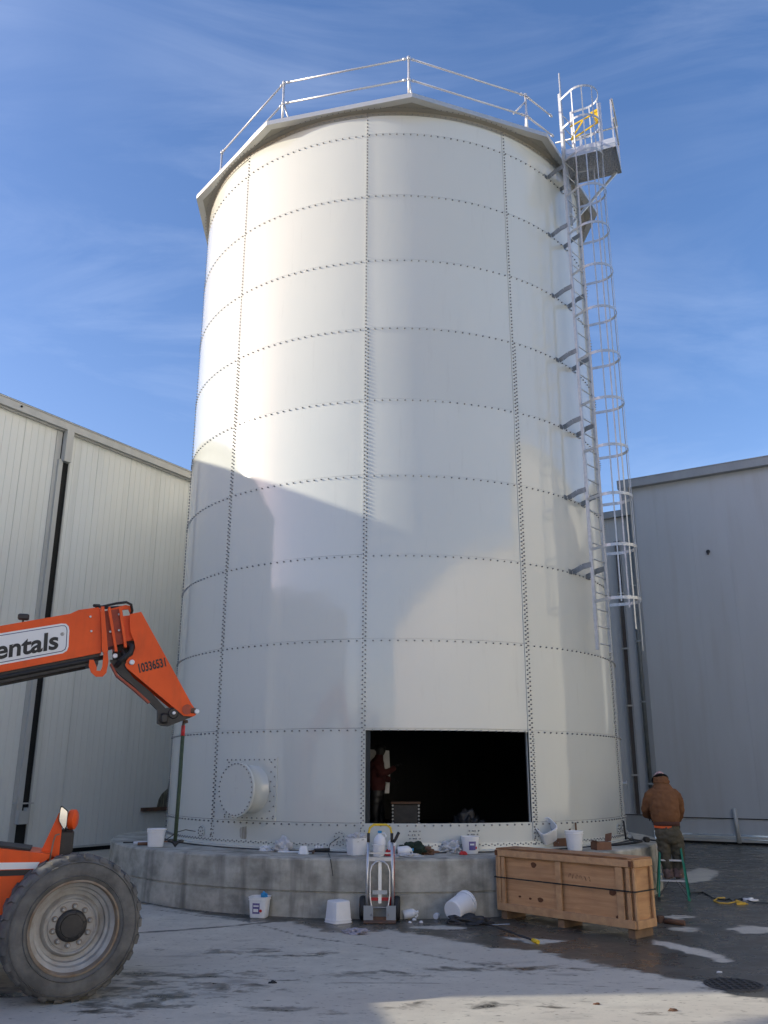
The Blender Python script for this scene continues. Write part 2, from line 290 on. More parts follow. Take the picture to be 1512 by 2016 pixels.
# ------------------------------------------------------------------ ground
def build_ground():
    xs = np.concatenate([[-600, -300, -150, -80, -45, -28, -18, -12, -9], np.arange(-7.5, 9.5, .085), [10, 11, 12, 13.5, 16, 20, 28, 45, 80, 150, 300, 600]])
    ys = np.concatenate([[-600, -300, -150, -80, -45, -20, -8, 0, 3, 5], np.arange(6.4, 20.5, .085), [21, 22, 23, 24, 25, 26, 27, 28, 30, 34, 40, 60, 100, 180, 300, 600]])
    X, Y = np.meshgrid(xs, ys); nx, ny = len(xs), len(ys); P = np.stack([X.ravel(), Y.ravel()], 1)
    idx = np.arange(nx * ny).reshape(ny, nx)
    F = np.stack([idx[:-1, :-1].ravel(), idx[:-1, 1:].ravel(), idx[1:, 1:].ravel(), idx[1:, :-1].ravel()], 1)
    me = bpy.data.meshes.new('ground'); me.from_pydata(np.column_stack([P, np.zeros(len(P))]).tolist(), [], F.tolist())
    def sdf(poly):
        poly = np.array(poly, float); d = np.full(len(P), 1e9); inside = np.zeros(len(P), bool)
        for i in range(len(poly)):
            a = poly[i]; b = poly[(i + 1) % len(poly)]; e = b - a; w = P - a
            t = np.clip((w @ e) / (e @ e), 0, 1); q = w - t[:, None] * e; d = np.minimum(d, np.hypot(q[:, 0], q[:, 1]))
            c = ((a[1] <= P[:, 1]) & (b[1] > P[:, 1])) | ((b[1] <= P[:, 1]) & (a[1] > P[:, 1]))
            xi = a[0] + (P[:, 1] - a[1]) / (e[1] if abs(e[1]) > 1e-9 else 1e-9) * e[0]; inside ^= c & (P[:, 0] < xi)
        return np.where(inside, d, -d)
    def line(pl):
        pl = np.array(pl, float); d = np.full(len(P), 1e9)
        for i in range(len(pl) - 1):
            a = pl[i]; b = pl[i + 1]; e = b - a; w = P - a; t = np.clip((w @ e) / (e @ e), 0, 1); q = w - t[:, None] * e; d = np.minimum(d, np.hypot(q[:, 0], q[:, 1]))
        return d
    wet = sdf([(-5.4, 17.2), (-4.4, 14.9), (-3.88, 14.3), (-2.59, 13.2), (-1.95, 12.72), (-1.46, 12.7), (-1.22, 12.36), (-.79, 11.87), (-.02, 12.09), (.48, 11.63), (.87, 11.2), (1.2, 10.95), (1.58, 10.77), (1.85, 10.38), (2.11, 10.07), (2.37, 9.82), (2.64, 9.5), (2.93, 9.33), (2.92, 9.02), (3.02, 8.79), (3.28, 8.6), (4.4, 8.2), (7, 7), (16, 6), (30, 12), (20, 40), (-8, 34), (-6.5, 20)])
    isl = [sdf(p) for p in ([(3.13, 11.52), (3.25, 11.36), (3.43, 11.07), (3.55, 10.83), (3.59, 10.33), (3.49, 10.28), (3.39, 10.55), (3.24, 10.95), (3.08, 11.29)],
        [(.55, 10.54), (.85, 10.95), (1.2, 10.54), (1.05, 10.15), (.75, 10.05)], [(1.35, 11.63), (1.7, 11.56), (2.05, 11.46), (1.66, 11.2)],
        [(4.34, 12.35), (4.61, 12.6), (4.95, 12.39), (4.67, 12.0), (4.4, 12.05)], [(5.69, 18.59), (6.54, 20.06), (6.71, 19.34), (5.94, 17.72), (5.43, 17.32)],
        [(3.75, 13.3), (4.0, 13.45), (4.2, 13.3), (3.95, 13.15)], [(3.6, 12.35), (3.85, 12.5), (3.95, 12.2), (3.75, 12.1)], [(.2, 12.35), (.55, 12.5), (.9, 12.3), (.5, 12.15)])]
    for d in isl: wet = np.minimum(wet, -d * 1.6)
    for (x, y, rx, ry, st) in [(1.1, 10.09, .28, .1, .1), (1.5, 9.9, .4, .13, .1), (.7, 9.85, .3, .08, .06), (-2.29, 8.27, .35, .2, .1), (-1.85, 9.5, .3, .14, .06), (-2.2, 8.6, .5, .2, .1), (-.95, 8.2, .25, .09, .12), (-.55, 8.12, .2, .07, .1), (-2.5, 9.5, .35, .2, .1), (-1.85, 10.7, .35, .1, .04), (-1.05, 10.5, .3, .09, .04), (-3.3, 8.75, .7, .25, .12), (-2.5, 9.1, .5, .2, .05), (-1.4, 9.0, .25, .08, .03), (-.3, 9.6, .3, .07, .03), (.9, 8.4, .3, .06, .03), (2.2, 8.15, .15, .05, .08)]:
        wet = np.maximum(wet, (1 - np.hypot((P[:, 0] - x) / rx, (P[:, 1] - y) / ry)) * st)
    crack = np.minimum(line([(-3.3, 11.82), (-2.75, 12.06), (-2.28, 12.32), (-1.8, 12.64), (-1.5, 12.9)]), line([(-3.5, 13.75), (-2.73, 13.2), (-2.18, 12.9), (-1.9, 12.6), (-1.2, 11.7), (.2, 10.7), (1.4, 9.6)]) + .012); crack = np.minimum(crack, line([(3.2, 13.6), (4.6, 13.2), (6.2, 13.6), (9, 15.5)]) + .02); crack = np.minimum(crack, line([(-2.4, 9.6), (-.6, 9.2), (1.2, 9.25), (2.6, 9.0)]) + .03)
    # damp skirt at the foot of the round slab
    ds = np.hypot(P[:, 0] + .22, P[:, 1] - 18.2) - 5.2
    for n_, arr in (('wet', wet), ('crack', crack), ('skirt', ds)):
        at = me.attributes.new(n_, 'FLOAT', 'POINT'); at.data.foreach_set('value', arr.astype(np.float32))
    m = bpy.data.materials.new('yard concrete'); m.use_nodes = True; t = m.node_tree; b = t.nodes['Principled BSDF']; L = t.links.new
    def N(k, **kw):
        n = t.nodes.new(k)
        for a, v in kw.items(): setattr(n, a, v)
        return n
    tc = N('ShaderNodeTexCoord')
    def noi(sc, det=6, rough=.6, dist=0., st=(1, 1, 1)):
        mp = N('ShaderNodeMapping'); mp.inputs['Scale'].default_value = st; L(tc.outputs['Object'], mp.inputs[0])
        n = N('ShaderNodeTexNoise'); n.inputs['Scale'].default_value = sc; n.inputs['Detail'].default_value = det; n.inputs['Roughness'].default_value = rough; n.inputs['Distortion'].default_value = dist; L(mp.outputs[0], n.inputs['Vector']); return n.outputs['Fac']
    def attr(nm): a = N('ShaderNodeAttribute'); a.attribute_name = nm; return a.outputs['Fac']
    def mr(v, a, b_, c=0., d=1.):
        r = N('ShaderNodeMapRange'); r.inputs['From Min'].default_value = a; r.inputs['From Max'].default_value = b_; r.inputs['To Min'].default_value = c; r.inputs['To Max'].default_value = d; L(v, r.inputs[0]); return r.outputs[0]
    def ma(op, a, b_):
        n = N('ShaderNodeMath', operation=op)
        for i, v in enumerate((a, b_)):
            if isinstance(v, (int, float)): n.inputs[i].default_value = v
            else: L(v, n.inputs[i])
        return n.outputs[0]
    def mix(f, a, b_):
        x = N('ShaderNodeMix', data_type='RGBA')
        L(f, x.inputs['Factor'])
        for k, v in (('A', a), ('B', b_)):
            if isinstance(v, tuple): x.inputs[k].default_value = (*v, 1)
            else: L(v, x.inputs[k])
        return x.outputs['Result']
    big = noi(.55, 5, .55); mid = noi(2.6, 8, .65); fine = noi(38, 6, .7); edge = noi(3.2, 7, .66, .4, (1, 1.6, 1)); spk = noi(11, 4, .55, 0, (1, 2, 1)); blo = noi(1.5, 5, .5, 0, (1, 2.2, 1))
    dry = mix(mr(mid, .35, .68), (.56, .53, .445), (.45, .425, .36))
    dry = mix(mr(big, .4, .66), dry, (.47, .435, .37))
    dry = mix(mr(fine, .55, .8, 0, .35), dry, (.20, .19, .165))
    dry = mix(mr(spk, .61, .70, 0, .8), dry, (.13, .125, .112))
    dry = mix(mr(blo, .60, .72, 0, .5), dry, (.21, .20, .18))
    wetv = ma('ADD', attr('wet'), mr(edge, .2, .8, -.22, .22)); wf = mr(wetv, -.02, .09)
    wetc = mix(mr(mid, .35, .7), (.088, .086, .072), (.052, .053, .047)); wetc = mix(mr(big, .42, .7), wetc, (.125, .106, .08))
    wetc = mix(mr(spk, .62, .72, 0, .25), wetc, (.11, .11, .1))
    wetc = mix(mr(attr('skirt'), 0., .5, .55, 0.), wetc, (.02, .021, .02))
    c = mix(wf, dry, wetc)
    ck = ma('ADD', attr('crack'), mr(edge, .2, .8, -.05, .05)); c = mix(mr(ck, .018, .065, .85, 0), c, (.05, .052, .05))
    L(c, b.inputs['Base Color'])
    ro = mr(wf, 0, 1, .88, .42); ro2 = ma('SUBTRACT', ro, ma('MULTIPLY', wf, mr(mid, .4, .6, 0., .2))); L(ro2, b.inputs['Roughness'])
    b.inputs['Specular IOR Level'].default_value = .35
    bp = N('ShaderNodeBump'); bp.inputs['Strength'].default_value = .22; bp.inputs['Distance'].default_value = .012
    L(ma('ADD', ma('MULTIPLY', fine, .5), mid), bp.inputs['Height']); L(bp.outputs[0], b.inputs['Normal'])
    me.materials.append(m)
    o = bpy.data.objects.new('ground', me); COL.objects.link(o); o['kind'] = 'structure'
build_ground()

# ------------------------------------------------------------------ round concrete foundation
def build_foundation():
    t = thing('concrete_foundation', 'round stained grey concrete slab that carries the tall white tank', 'foundation', (-.22, 18.2, 0))
    prof = [(5.215, -.05), (5.203, .31), (5.185, .318), (5.185, .334), (5.207, .342), (5.20, .745), (5.185, .765), (5.165, .77), (0.01, .77)]
    m = MB(); n = 160
    vs = []
    for r, z in prof:
        for j in range(n):
            a = 2 * pi * j / n; k = 0
            if z > .7 and r > 5: k = .012 * noise.noise(Vector((cos(a) * 9, sin(a) * 9, z * 3)))
            vs.append(((r + k) * cos(a), (r + k) * sin(a), z + k * .6))
    fs = [(i * n + j, i * n + (j + 1) % n, (i + 1) * n + (j + 1) % n, (i + 1) * n + j) for i in range(len(prof) - 1) for j in range(n)]
    m.add(vs, fs, 0, True); m.build('slab', M_CONC, t, sharp=35)
build_foundation()

# ------------------------------------------------------------------ tank
SEAMS = [-115.2 + 36 * i for i in range(7)]       # -115.2 -79.2 -43.2 -7.2 28.8 64.8 100.8
def hexbolt(m, p, n, r=.0135, h=.028, mi=0):
    a = Vector((0, 0, 1)); b = n.cross(a)
    vs = []
    for hh, rr in ((0, r), (h * .6, r), (h, r * .55)):
        for j in range(6):
            th = j * pi / 3; vs.append(p + n * hh + (a * cos(th) + b * sin(th)) * rr)
    fs = [(i * 6 + j, i * 6 + (j + 1) % 6, i * 6 + 6 + (j + 1) % 6, i * 6 + 6 + j) for i in range(2) for j in range(6)] + [tuple(range(12, 18))]
    m.add(vs, fs, mi)
def build_tank():
    t = thing('bolted_tank', 'tall glossy off-white bolted steel tank on the round slab, one wall panel missing', 'tank', (TC.x, TC.y, ZB))
    def part(m, name, mats, parent=t, sharp=None):
        o = m.build(name, mats, None, sharp=sharp)
        me = o.data; me.transform(Matrix.Translation((-TC.x, -TC.y, -ZB))); o.parent = t if parent is t else parent
        return o
    zs = [ZB + .02] + [Z10 + i * HC for i in range(10)] + [ZT]
    NS = 26
    for c in range(6):
        a0, a1 = SEAMS[c], SEAMS[c + 1]
        for k in range(11):
            z0, z1 = zs[k], zs[k + 1]
            opening = (c == 3 and k == 1)
            m = MB()
            if opening: aa1 = a0 + 1.15
            else: aa1 = a1
            n = 3 if opening else NS
            vs = []; 
            for zi, (z, dr) in enumerate(((z0, 0.), (z1 - .0, .007))):
                for j in range(n + 1):
                    u = j / n; az = a0 + (aa1 - a0) * u
                    rr = R + dr + .013 * (1 - (az - a0) / (a1 - a0))
                    vs.append(cyl(az, z + (.028 if zi else 0), rr))
            fs = [(j, j + 1, n + 2 + j, n + 1 + j) for j in range(n)]
            m.add(vs, fs, 0, True)
            # sheet edges: top lip, left edge (and the cut edge at the opening)
            def strip(p, q, d, steps=1, sm=False):
                vv = []; 
                for x in (p, q): vv += [x, x - d]
                m.add(vv, [(0, 1, 3, 2)], 0)
            top = vs[n + 1:]
            vv = []
            for j in range(n + 1): az = a0 + (aa1 - a0) * j / n; vv += [top[j], top[j] - nrm(az) * .012]
            m.add(vv, [(2 * j, 2 * j + 2, 2 * j + 3, 2 * j + 1) for j in range(n)], 0)
            m.add([vs[0], vs[n + 1], vs[n + 1] - nrm(a0) * .012, vs[0] - nrm(a0) * .012], [(0, 1, 2, 3)], 0)
            if opening: m.add([vs[n], vs[2 * n + 1], vs[2 * n + 1] - nrm(aa1) * .06, vs[n] - nrm(aa1) * .06], [(0, 3, 2, 1)], 0)
            # dark sealant line in the lap
            if k > 0 and not opening:
                vv = []
                for j in range(n + 1): az = a0 + (aa1 - a0) * j / n; vv += [cyl(az, z0 + .0285, R + .0215 - .013 * (az - a0) / 36), cyl(az, z0 + .033, R + .004)]
                m.add(vv, [(2 * j, 2 * j + 2, 2 * j + 3, 2 * j + 1) for j in range(n)], 2)
            # bolts along the lower edge and up the left-hand seam
            if c > 0 or k < 30:
                nb = 21 if k else 0
                for i in range(nb):
                    az = a0 + 36 * (i + .5) / nb
                    hexbolt(m, cyl(az, z0 - .002, R + .007 + .013 * (1 - (az - a0) / 36)), nrm(az), mi=1)
                if opening:
                    for i in range(21): pass
                rows = 2 if (k <= 6) else 1
                nv = int((z1 - z0) / .071)
                for i in range(nv):
                    z = z0 + (z1 - z0) * (i + .5) / nv
                    hexbolt(m, cyl(a0 + .42, z, R + .015), nrm(a0), mi=1)
                    if rows == 2 and (k == 0) is False: hexbolt(m, cyl(a0 + 1.0 if not opening else a0 + .85, z + .035, R + .014), nrm(a0), mi=1)
            part(m, 'opening_jamb' if opening else 'wall_panel', [M_TANK, M_BOLT, M_SEAL])
    # bolts round the cut opening (right jamb and head, sill), own strip
    m = MB()
    for i in range(20):
        z = Z10 + HC * (i + .5) / 20
        hexbolt(m, cyl(28.8 + 1.25, z, R + .012), nrm(29), .011)
    m.add([cyl(28.55, Z10 + .03, R + .001), cyl(28.55, Z10 + HC, R + .001), cyl(28.55, Z10 + HC, R - .06), cyl(28.55, Z10 + .03, R - .06)], [(0, 1, 2, 3)], 0)
    for (za, zb) in ((Z10 + .029, Z10 + .029), (Z10 + HC - .002, Z10 + HC - .002)):
        vv = []
        for j in range(27): az = -6.1 + (28.6 + 6.1) * j / 26; vv += [cyl(az, za, R + .003), cyl(az, za, R - .05)]
        m.add(vv, [(2 * j, 2 * j + 2, 2 * j + 3, 2 * j + 1) for j in range(26)], 0)
    part(m, 'opening_frame', [M_TANK])
    # far side of the shell, and the dark lining inside
    m = MB(); n = 60
    A0, A1 = SEAMS[-1], SEAMS[0] + 360
    vs = [cyl(A0 + (A1 - A0) * j / n, z, R) for z in (ZB, ZT) for j in range(n + 1)]
    m.add(vs, [(j, j + 1, n + 2 + j, n + 1 + j) for j in range(n)], 0, True); part(m, 'rear_shell', M_TANK)
    m = MB(); n = 140; ri = R - .035
    def ring(zlist, skip):
        for (za, zb) in zlist:
            for j in range(n):
                a, b = 360 * j / n, 360 * (j + 1) / n; mid_ = (a + b) / 2
                if skip and (mid_ > 360 - 6.3 or mid_ < 28.9): continue
                m.add([cyl(a, za, ri), cyl(b, za, ri), cyl(b, zb, ri), cyl(a, zb, ri)], [(3, 2, 1, 0)], 0, False)
    ring([(ZB + .03, Z10 + .025)], False); ring([(Z10 + .025, Z10 + HC)], True); ring([(Z10 + HC, ZT)], False)
    m.add([cyl(360 * j / n, ZB + .03, ri) for j in range(n)], [tuple(range(n))], 0)
    m.add([cyl(360 * j / n, ZT - .02, ri) for j in range(n)], [tuple(range(n - 1, -1, -1))], 0)
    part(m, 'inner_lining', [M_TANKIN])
    # base angle
    m = MB(); m.lathe([(R - .02, ZB + .03), (R + .012, ZB + .03), (R + .012, ZB + .11), (R + .02, ZB + .11), (R + .024, ZB + .012), (R + .10, ZB + .008), (R + .10, SLAB + .018), (R + .02, SLAB + .018)], 180, Matrix.Translation(TC))
    for i in range(330):
        az = -112 + i * .64
        if az < 100: hexbolt(m, cyl(az, ZB + .065 + (.018 if i % 2 else 0), R + .022), nrm(az), .0115, .018, 1)
    m.lathe([(R + .03, SLAB - .01), (R + .03, SLAB + .02), (R + .12, SLAB + .016), (R + .13, SLAB - .01)], 180, Matrix.Translation(TC), mi=2)
    part(m, 'base_ring', [M_TANK, M_BOLT, M_SEAL], sharp=35)
    # top curb angle
    m = MB(); m.lathe([(R + .02, ZT - .11), (R + .02, ZT - .02), (R + .09, ZT), (R + .09, ZT + .02), (R, ZT + .02)], 180, Matrix.Translation(TC))
    for i in range(150):
        az = -112 + i * 1.42; hexbolt(m, cyl(az, ZT - .075, R + .018), nrm(az), .011, .018, 1)
        p = cyl(az + .5, ZT - .012, R + .16); 
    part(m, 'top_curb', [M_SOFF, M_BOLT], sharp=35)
    # roof deck: ten-sided eave with soffit, fascia and shallow cone
    RC = 4.90; ZR = 14.55; m = MB(); cs = [cyl(4 + 36 * i, 0, RC) for i in range(10)]
    # soffit plates
    for i in range(10):
        p, q = cs[i], cs[(i + 1) % 10]; az0 = 4 + 36 * i; st = 12
        vv = []
        for j in range(st + 1):
            o_ = p.lerp(q, j / st); i_ = cyl(az0 + 36 * j / st, 0, R + .05)
            vv += [Vector((o_.x, o_.y, ZR - .03)), Vector((i_.x, i_.y, ZR - .045))]
        m.add(vv, [(2 * j, 2 * j + 1, 2 * j + 3, 2 * j + 2) for j in range(st)], 0)
        for j in range(1, 24):
            o_ = p.lerp(q, j / 24); d = Vector((o_.x - TC.x, o_.y - TC.y, 0)).normalized(); b_ = cyl(az0 + 36 * j / 24, ZR - .045, R + .11)
            m.lathe([(.0, -.012), (.011, -.010), (.011, 0)], 6, Matrix.Translation(b_), mi=1)
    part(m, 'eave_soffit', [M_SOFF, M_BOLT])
    m = MB()
    for i in range(10):
        p, q = cs[i].copy(), cs[(i + 1) % 10].copy(); d = (q - p).normalized(); o = Vector((d.y, -d.x, 0)) * 1
        for pp in (p, q): pass
        P0, P1 = p + Vector((0, 0, ZR - .045)), q + Vector((0, 0, ZR - .045)); up = Vector((0, 0, .10))
        m.add([P0, P1, P1 + up, P0 + up], [(0, 1, 2, 3)], 0)
        inn = Vector((TC.x, TC.y, 0))
        a_, b_ = P0 + up, P1 + up
        m.add([a_, b_, b_ + (Vector((TC.x, TC.y, b_.z)) - b_) * .03, a_ + (Vector((TC.x, TC.y, a_.z)) - a_) * .03], [(0, 1, 2, 3)], 0)
        a2, b2 = P0, P1
        m.add([a2, b2, b2 + (Vector((TC.x, TC.y, b2.z)) - b2) * .03, a2 + (Vector((TC.x, TC.y, a2.z)) - a2) * .03], [(3, 2, 1, 0)], 0)
    part(m, 'eave_fascia', M_TRIM)
    m = MB(); vs = [Vector((p.x, p.y, ZR + .05)) for p in cs] + [Vector((TC.x, TC.y, ZR + .55))]
    m.add(vs, [(i, (i + 1) % 10, 10) for i in range(10)], 0); part(m, 'roof_deck', M_ROOFM)
    # manway with neck, cover and reinforcing plate
    az = -31.6; zc = 1.675; m = MB()
    def plate(az0, az1, z0, z1, rr, nn=10):
        vv = [cyl(az0 + (az1 - az0) * j / nn, z, rr) for z in (z0, z1) for j in range(nn + 1)]
        m.add(vv, [(j, j + 1, nn + 2 + j, nn + 1 + j) for j in range(nn)], 0, True)
        for j in range(nn): 
            a, b_ = az0 + (az1 - az0) * j / nn, az0 + (az1 - az0) * (j + 1) / nn
            m.add([cyl(a, z1, rr), cyl(b_, z1, rr), cyl(b_, z1, R), cyl(a, z1, R)], [(0, 1, 2, 3)]); m.add([cyl(a, z0, rr), cyl(b_, z0, rr), cyl(b_, z0, R), cyl(a, z0, R)], [(3, 2, 1, 0)])
        for a_ in (az0, az1): m.add([cyl(a_, z0, rr), cyl(a_, z1, rr), cyl(a_, z1, R), cyl(a_, z0, R)], [(0, 1, 2, 3)])
    plate(-38.9, -24.9, 1.20, 2.17, R + .028)
    for i in range(11):
        for z in (1.235, 2.135): a_ = -38.4 + i * 1.29; hexbolt(m, cyl(a_, z, R + .028), nrm(a_), .0115, .02, 1)
    for i in range(12):
        z = 1.27 + i * .075
        for a_ in (-38.4 + (.5 if i % 2 else 0), -25.4 - (.9 if i % 2 else 0)): hexbolt(m, cyl(a_, z, R + .028), nrm(a_), .0115, .02, 1)
    mw = part(m, 'manway_plate', [M_TANK, M_BOLT])
    m = MB(); c0 = cyl(az, zc, R - .03); M = zframe(c0, nrm(az - 7.5))
    m.lathe([(.405, .0), (.40, .03), (.375, .05), (.375, .315), (.39, .32)], 64, M); part(m, 'manway_neck', M_TANK, mw)
    m = MB(); m.lathe([(.375, .316), (.425, .316), (.425, .330), (.422, .332), (.422, .334), (.425, .336), (.425, .350), (.42, .354), (.0, .356)], 72, M)
    for i in range(32):
        a_ = 2 * pi * (i + .5) / 32; p = M @ Vector((.395 * cos(a_), .395 * sin(a_), .355)); hexbolt(m, p, nrm(az - 7.5), .012, .018, 1)
    for (dx, dz, w_, h_) in ((0, .17, .008, .10), (.02, .02, .10, .006), (0, -.02, .006, .08)):
        e = tan_(az - 7.5); p = M @ Vector((0, 0, .357)); p = p + e * dx + Vector((0, 0, dz)); m.add([p - e * w_ / 2 - Vector((0, 0, h_ / 2)), p + e * w_ / 2 - Vector((0, 0, h_ / 2)), p + e * w_ / 2 + Vector((0, 0, h_ / 2)), p - e * w_ / 2 + Vector((0, 0, h_ / 2))], [(0, 1, 2, 3)], 2)
    part(m, 'manway_cover', [M_TANK, M_BOLT, mat('scuffed enamel', (.42, .42, .39), .4)], mw, sharp=35)
    # small blank flanges near the base, and splice plates
    for a_ in (-46.6, -11.1, 61.5):
        m = MB(); p = cyl(a_, .985, R + .012); M = zframe(p, nrm(a_)); m.lathe([(.095, -.005), (.095, .012), (.0, .013)], 28, M)
        for i in range(9): th = 2 * pi * i / 9; hexbolt(m, M @ Vector((.072 * cos(th), .072 * sin(th), .013)), nrm(a_), .0115, .016, 1)
        hexbolt(m, M @ Vector((0, 0, .013)), nrm(a_), .012, .02, 1); part(m, 'blank_flange', [M_TANK, M_BOLT], sharp=35)
    for a_ in (-42.5, -6.6, 29.6, 3.0, 4.2, 14.8, 16.0, 66.0):
        m = MB(); w_ = .5
        n_ = nrm(a_); e = tan_(a_); p = cyl(a_, 1.0, R + .012)
        m.add([p - e * .05 - Vector((0, 0, .11)), p + e * .05 - Vector((0, 0, .11)), p + e * .05 + Vector((0, 0, .11)), p - e * .05 + Vector((0, 0, .11))], [(0, 1, 2, 3)], 0)
        for i in range(4):
            for s_ in (-.03, .03): hexbolt(m, p + e * (s_ + (.01 if i % 2 else -.01)) + Vector((0, 0, -.08 + i * .053)), n_, .0115, .018, 1)
        part(m, 'splice_plate', [M_TANK, M_BOLT])
    # rust run under the manway
    m = MB()
    pts = [(-33.4, 1.155), (-32.2, 1.155), (-31.9, 1.0), (-32.1, .92), (-32.4, .88), (-33.2, .88), (-33.9, .95), (-34.0, 1.05)]
    m.add([cyl(a_, z, R + .0145) for a_, z in pts], [tuple(reversed(range(8)))], 0)
    part(m, 'rust_stain', mat('rust run', (.26, .24, .19), .5, var=.9, scale=6, stretch=(6, 6, 1), col2=(.50, .50, .46)))
    # side nozzle at the right
    m = MB(); p = cyl(75.9, 1.75, R); M = zframe(p, nrm(75.9)); m.lathe([(.03, 0), (.03, .07), (.055, .07), (.055, .085), (.0, .086)], 20, M); part(m, 'side_nozzle', M_GALV, sharp=35)
build_tank()

# ------------------------------------------------------------------ guard rail on the roof
def build_guardrail():
    t = thing('guard_rail', 'galvanised two-bar guard rail round the edge of the tank roof', 'guard rail', (TC.x, TC.y, 14.6))
    Tm = Matrix.Translation((-TC.x, -TC.y, -14.6))
    posts = [(-62.9, 4.47), (-29.2, 4.70), (3.4, 4.73), (36.6, 4.62)]
    for i, (az, r) in enumerate(posts):
        m = MB(); b = cyl(az, 14.60, r); p = cyl(az, 15.64, r); m.tube([b, p], .024, 10, Tm)
        q = cyl(az, 14.62, r - .16) + tan_(az) * .10; m.tube([q, cyl(az, 15.1, r - .02)], .02, 8, Tm)
        for z in (15.08, 15.6): m.tube([cyl(az, z - .035, r), cyl(az, z + .035, r)], .036, 10, Tm)
        m.build('post', M_GALVW, t)
    pts = posts + [(48.5, 4.62)]
    for i in range(4):
        for z in (15.08, 15.6):
            a, b = cyl(pts[i][0], z, pts[i][1]), cyl(pts[i + 1][0], z, pts[i + 1][1]); d = (b - a).normalized()
            m = MB(); m.tube([a + d * .05, b - d * .05], .021, 10, Tm)
            for e in (a + d * .06, b - d * .12): m.tube([e, e + d * .06], .03, 8, Tm)
            m.build('rail', M_GALVW, t)
    m = MB(); a = cyl(36.6, 15.45, 4.62); m.tube([a, a + Vector((-.28, -.05, -.36))], .02, 8, Tm); m.build('brace', M_GALVW, t)
build_guardrail()

# ------------------------------------------------------------------ caged ladder
LAZ = 48.6; LN = nrm(LAZ); LT = tan_(LAZ)
def lp(o, s, z): return Vector((TC.x, TC.y, 0)) + LN * (R + o) + LT * s + Vector((0, 0, z))
def build_ladder():
    org = lp(.4, 0, 0); t = thing('caged_ladder', 'tall galvanised ladder with hooped safety cage bolted to the right side of the tank', 'ladder', (org.x, org.y, 4.0))
    Tm = Matrix.Translation((-org.x, -org.y, -4.0))
    z0, z1 = 4.0, 15.75
    for s_ in (-.24, .24):
        m = MB(); m.bar(lp(.4, s_, z0), lp(.4, s_, z1 + (.15 if s_ < 0 else .0)), .010, .05, LN, M=Tm)
        m.bar(lp(.43, s_ * .96, z0), lp(.43, s_ * .96, z1), .032, .01, LN, M=Tm); m.build('side_rail', M_GALV, t)
    k = 0; z = z0 + .12
    while z < z1 - .1:
        m = MB(); m.tube([lp(.4, -.24, z), lp(.4, .24, z)], .011, 6, Tm); m.build('rung', M_GALV, t); z += .305
    # wall brackets at every ring
    for zz in [Z10 + HC * i + .02 for i in range(3, 10)]:
        for s0, s_ in ((-.25, -.24), (.27, .24)):
            m = MB(); az = 45.4 if s_ < 0 else 51.9
            a = cyl(az, zz, R + .012); n_ = nrm(az)
            m.bar(a + n_ * .0, a + n_ * .004 + tan_(az) * (-.10 if s_ < 0 else .10), .006, .09, (0, 0, 1), M=Tm)
            pts = [a + n_ * .02, a + n_ * .10 + Vector((0, 0, .02)), lp(.22, s_ * 1.03, zz + .07), lp(.40, s_, zz + .09)]
            for i in range(3): m.bar(pts[i], pts[i + 1], .012, .10, (0, 0, 1), M=Tm)
            hexbolt(m, Tm @ (a + n_ * .03 + Vector((0, 0, .02))), n_, .014, .02)
            m.build('wall_bracket', mat('weathered bracket', (.26, .28, .29), .45, metal=.5, var=.5, scale=12), t)
    # cage
    rc = .345; co = .40 + .40
    def hoop(z, r=rc, full=True):
        pts = [lp(.4, -.24, z)]
        for i in range(21):
            th = -115 + 230 * i / 20; pts.append(lp(co + r * cos(radians(th)), r * sin(radians(th)), z))
        pts.append(lp(.4, .24, z)); m = MB()
        for i in range(len(pts) - 1): m.bar(pts[i], pts[i + 1] + (pts[i + 1] - pts[i]).normalized() * .004, .006, .055, (0, 0, 1), M=Tm)
        m.build('cage_hoop', M_GALV, t)
    hz = [4.85, 5.80, 6.75, 7.68, 8.62, 9.57, 10.52, 11.45, 12.4, 13.3, 14.15, 14.98, 15.72]
    for z in hz: hoop(z)
    for th in (-100, -62, -24, 14, 52, 92):
        lo = 3.98 if th == 52 else (4.3 if th == -24 else 4.78)
        m = MB(); c_, s_ = cos(radians(th)), sin(radians(th)); m.bar(lp(co + (rc - .008) * c_, (rc - .008) * s_, lo), lp(co + (rc - .008) * c_, (rc - .008) * s_, 15.74), .026, .006, LN * c_ + LT * s_, M=Tm); m.build('cage_bar', M_GALV, t)
    # tall rest pole
    m = MB(); m.tube([lp(.40, -.16, 14.3), lp(.40, -.16, 16.5)], .02, 8, Tm); m.build('grab_pole', M_GALVW, t)
build_ladder()

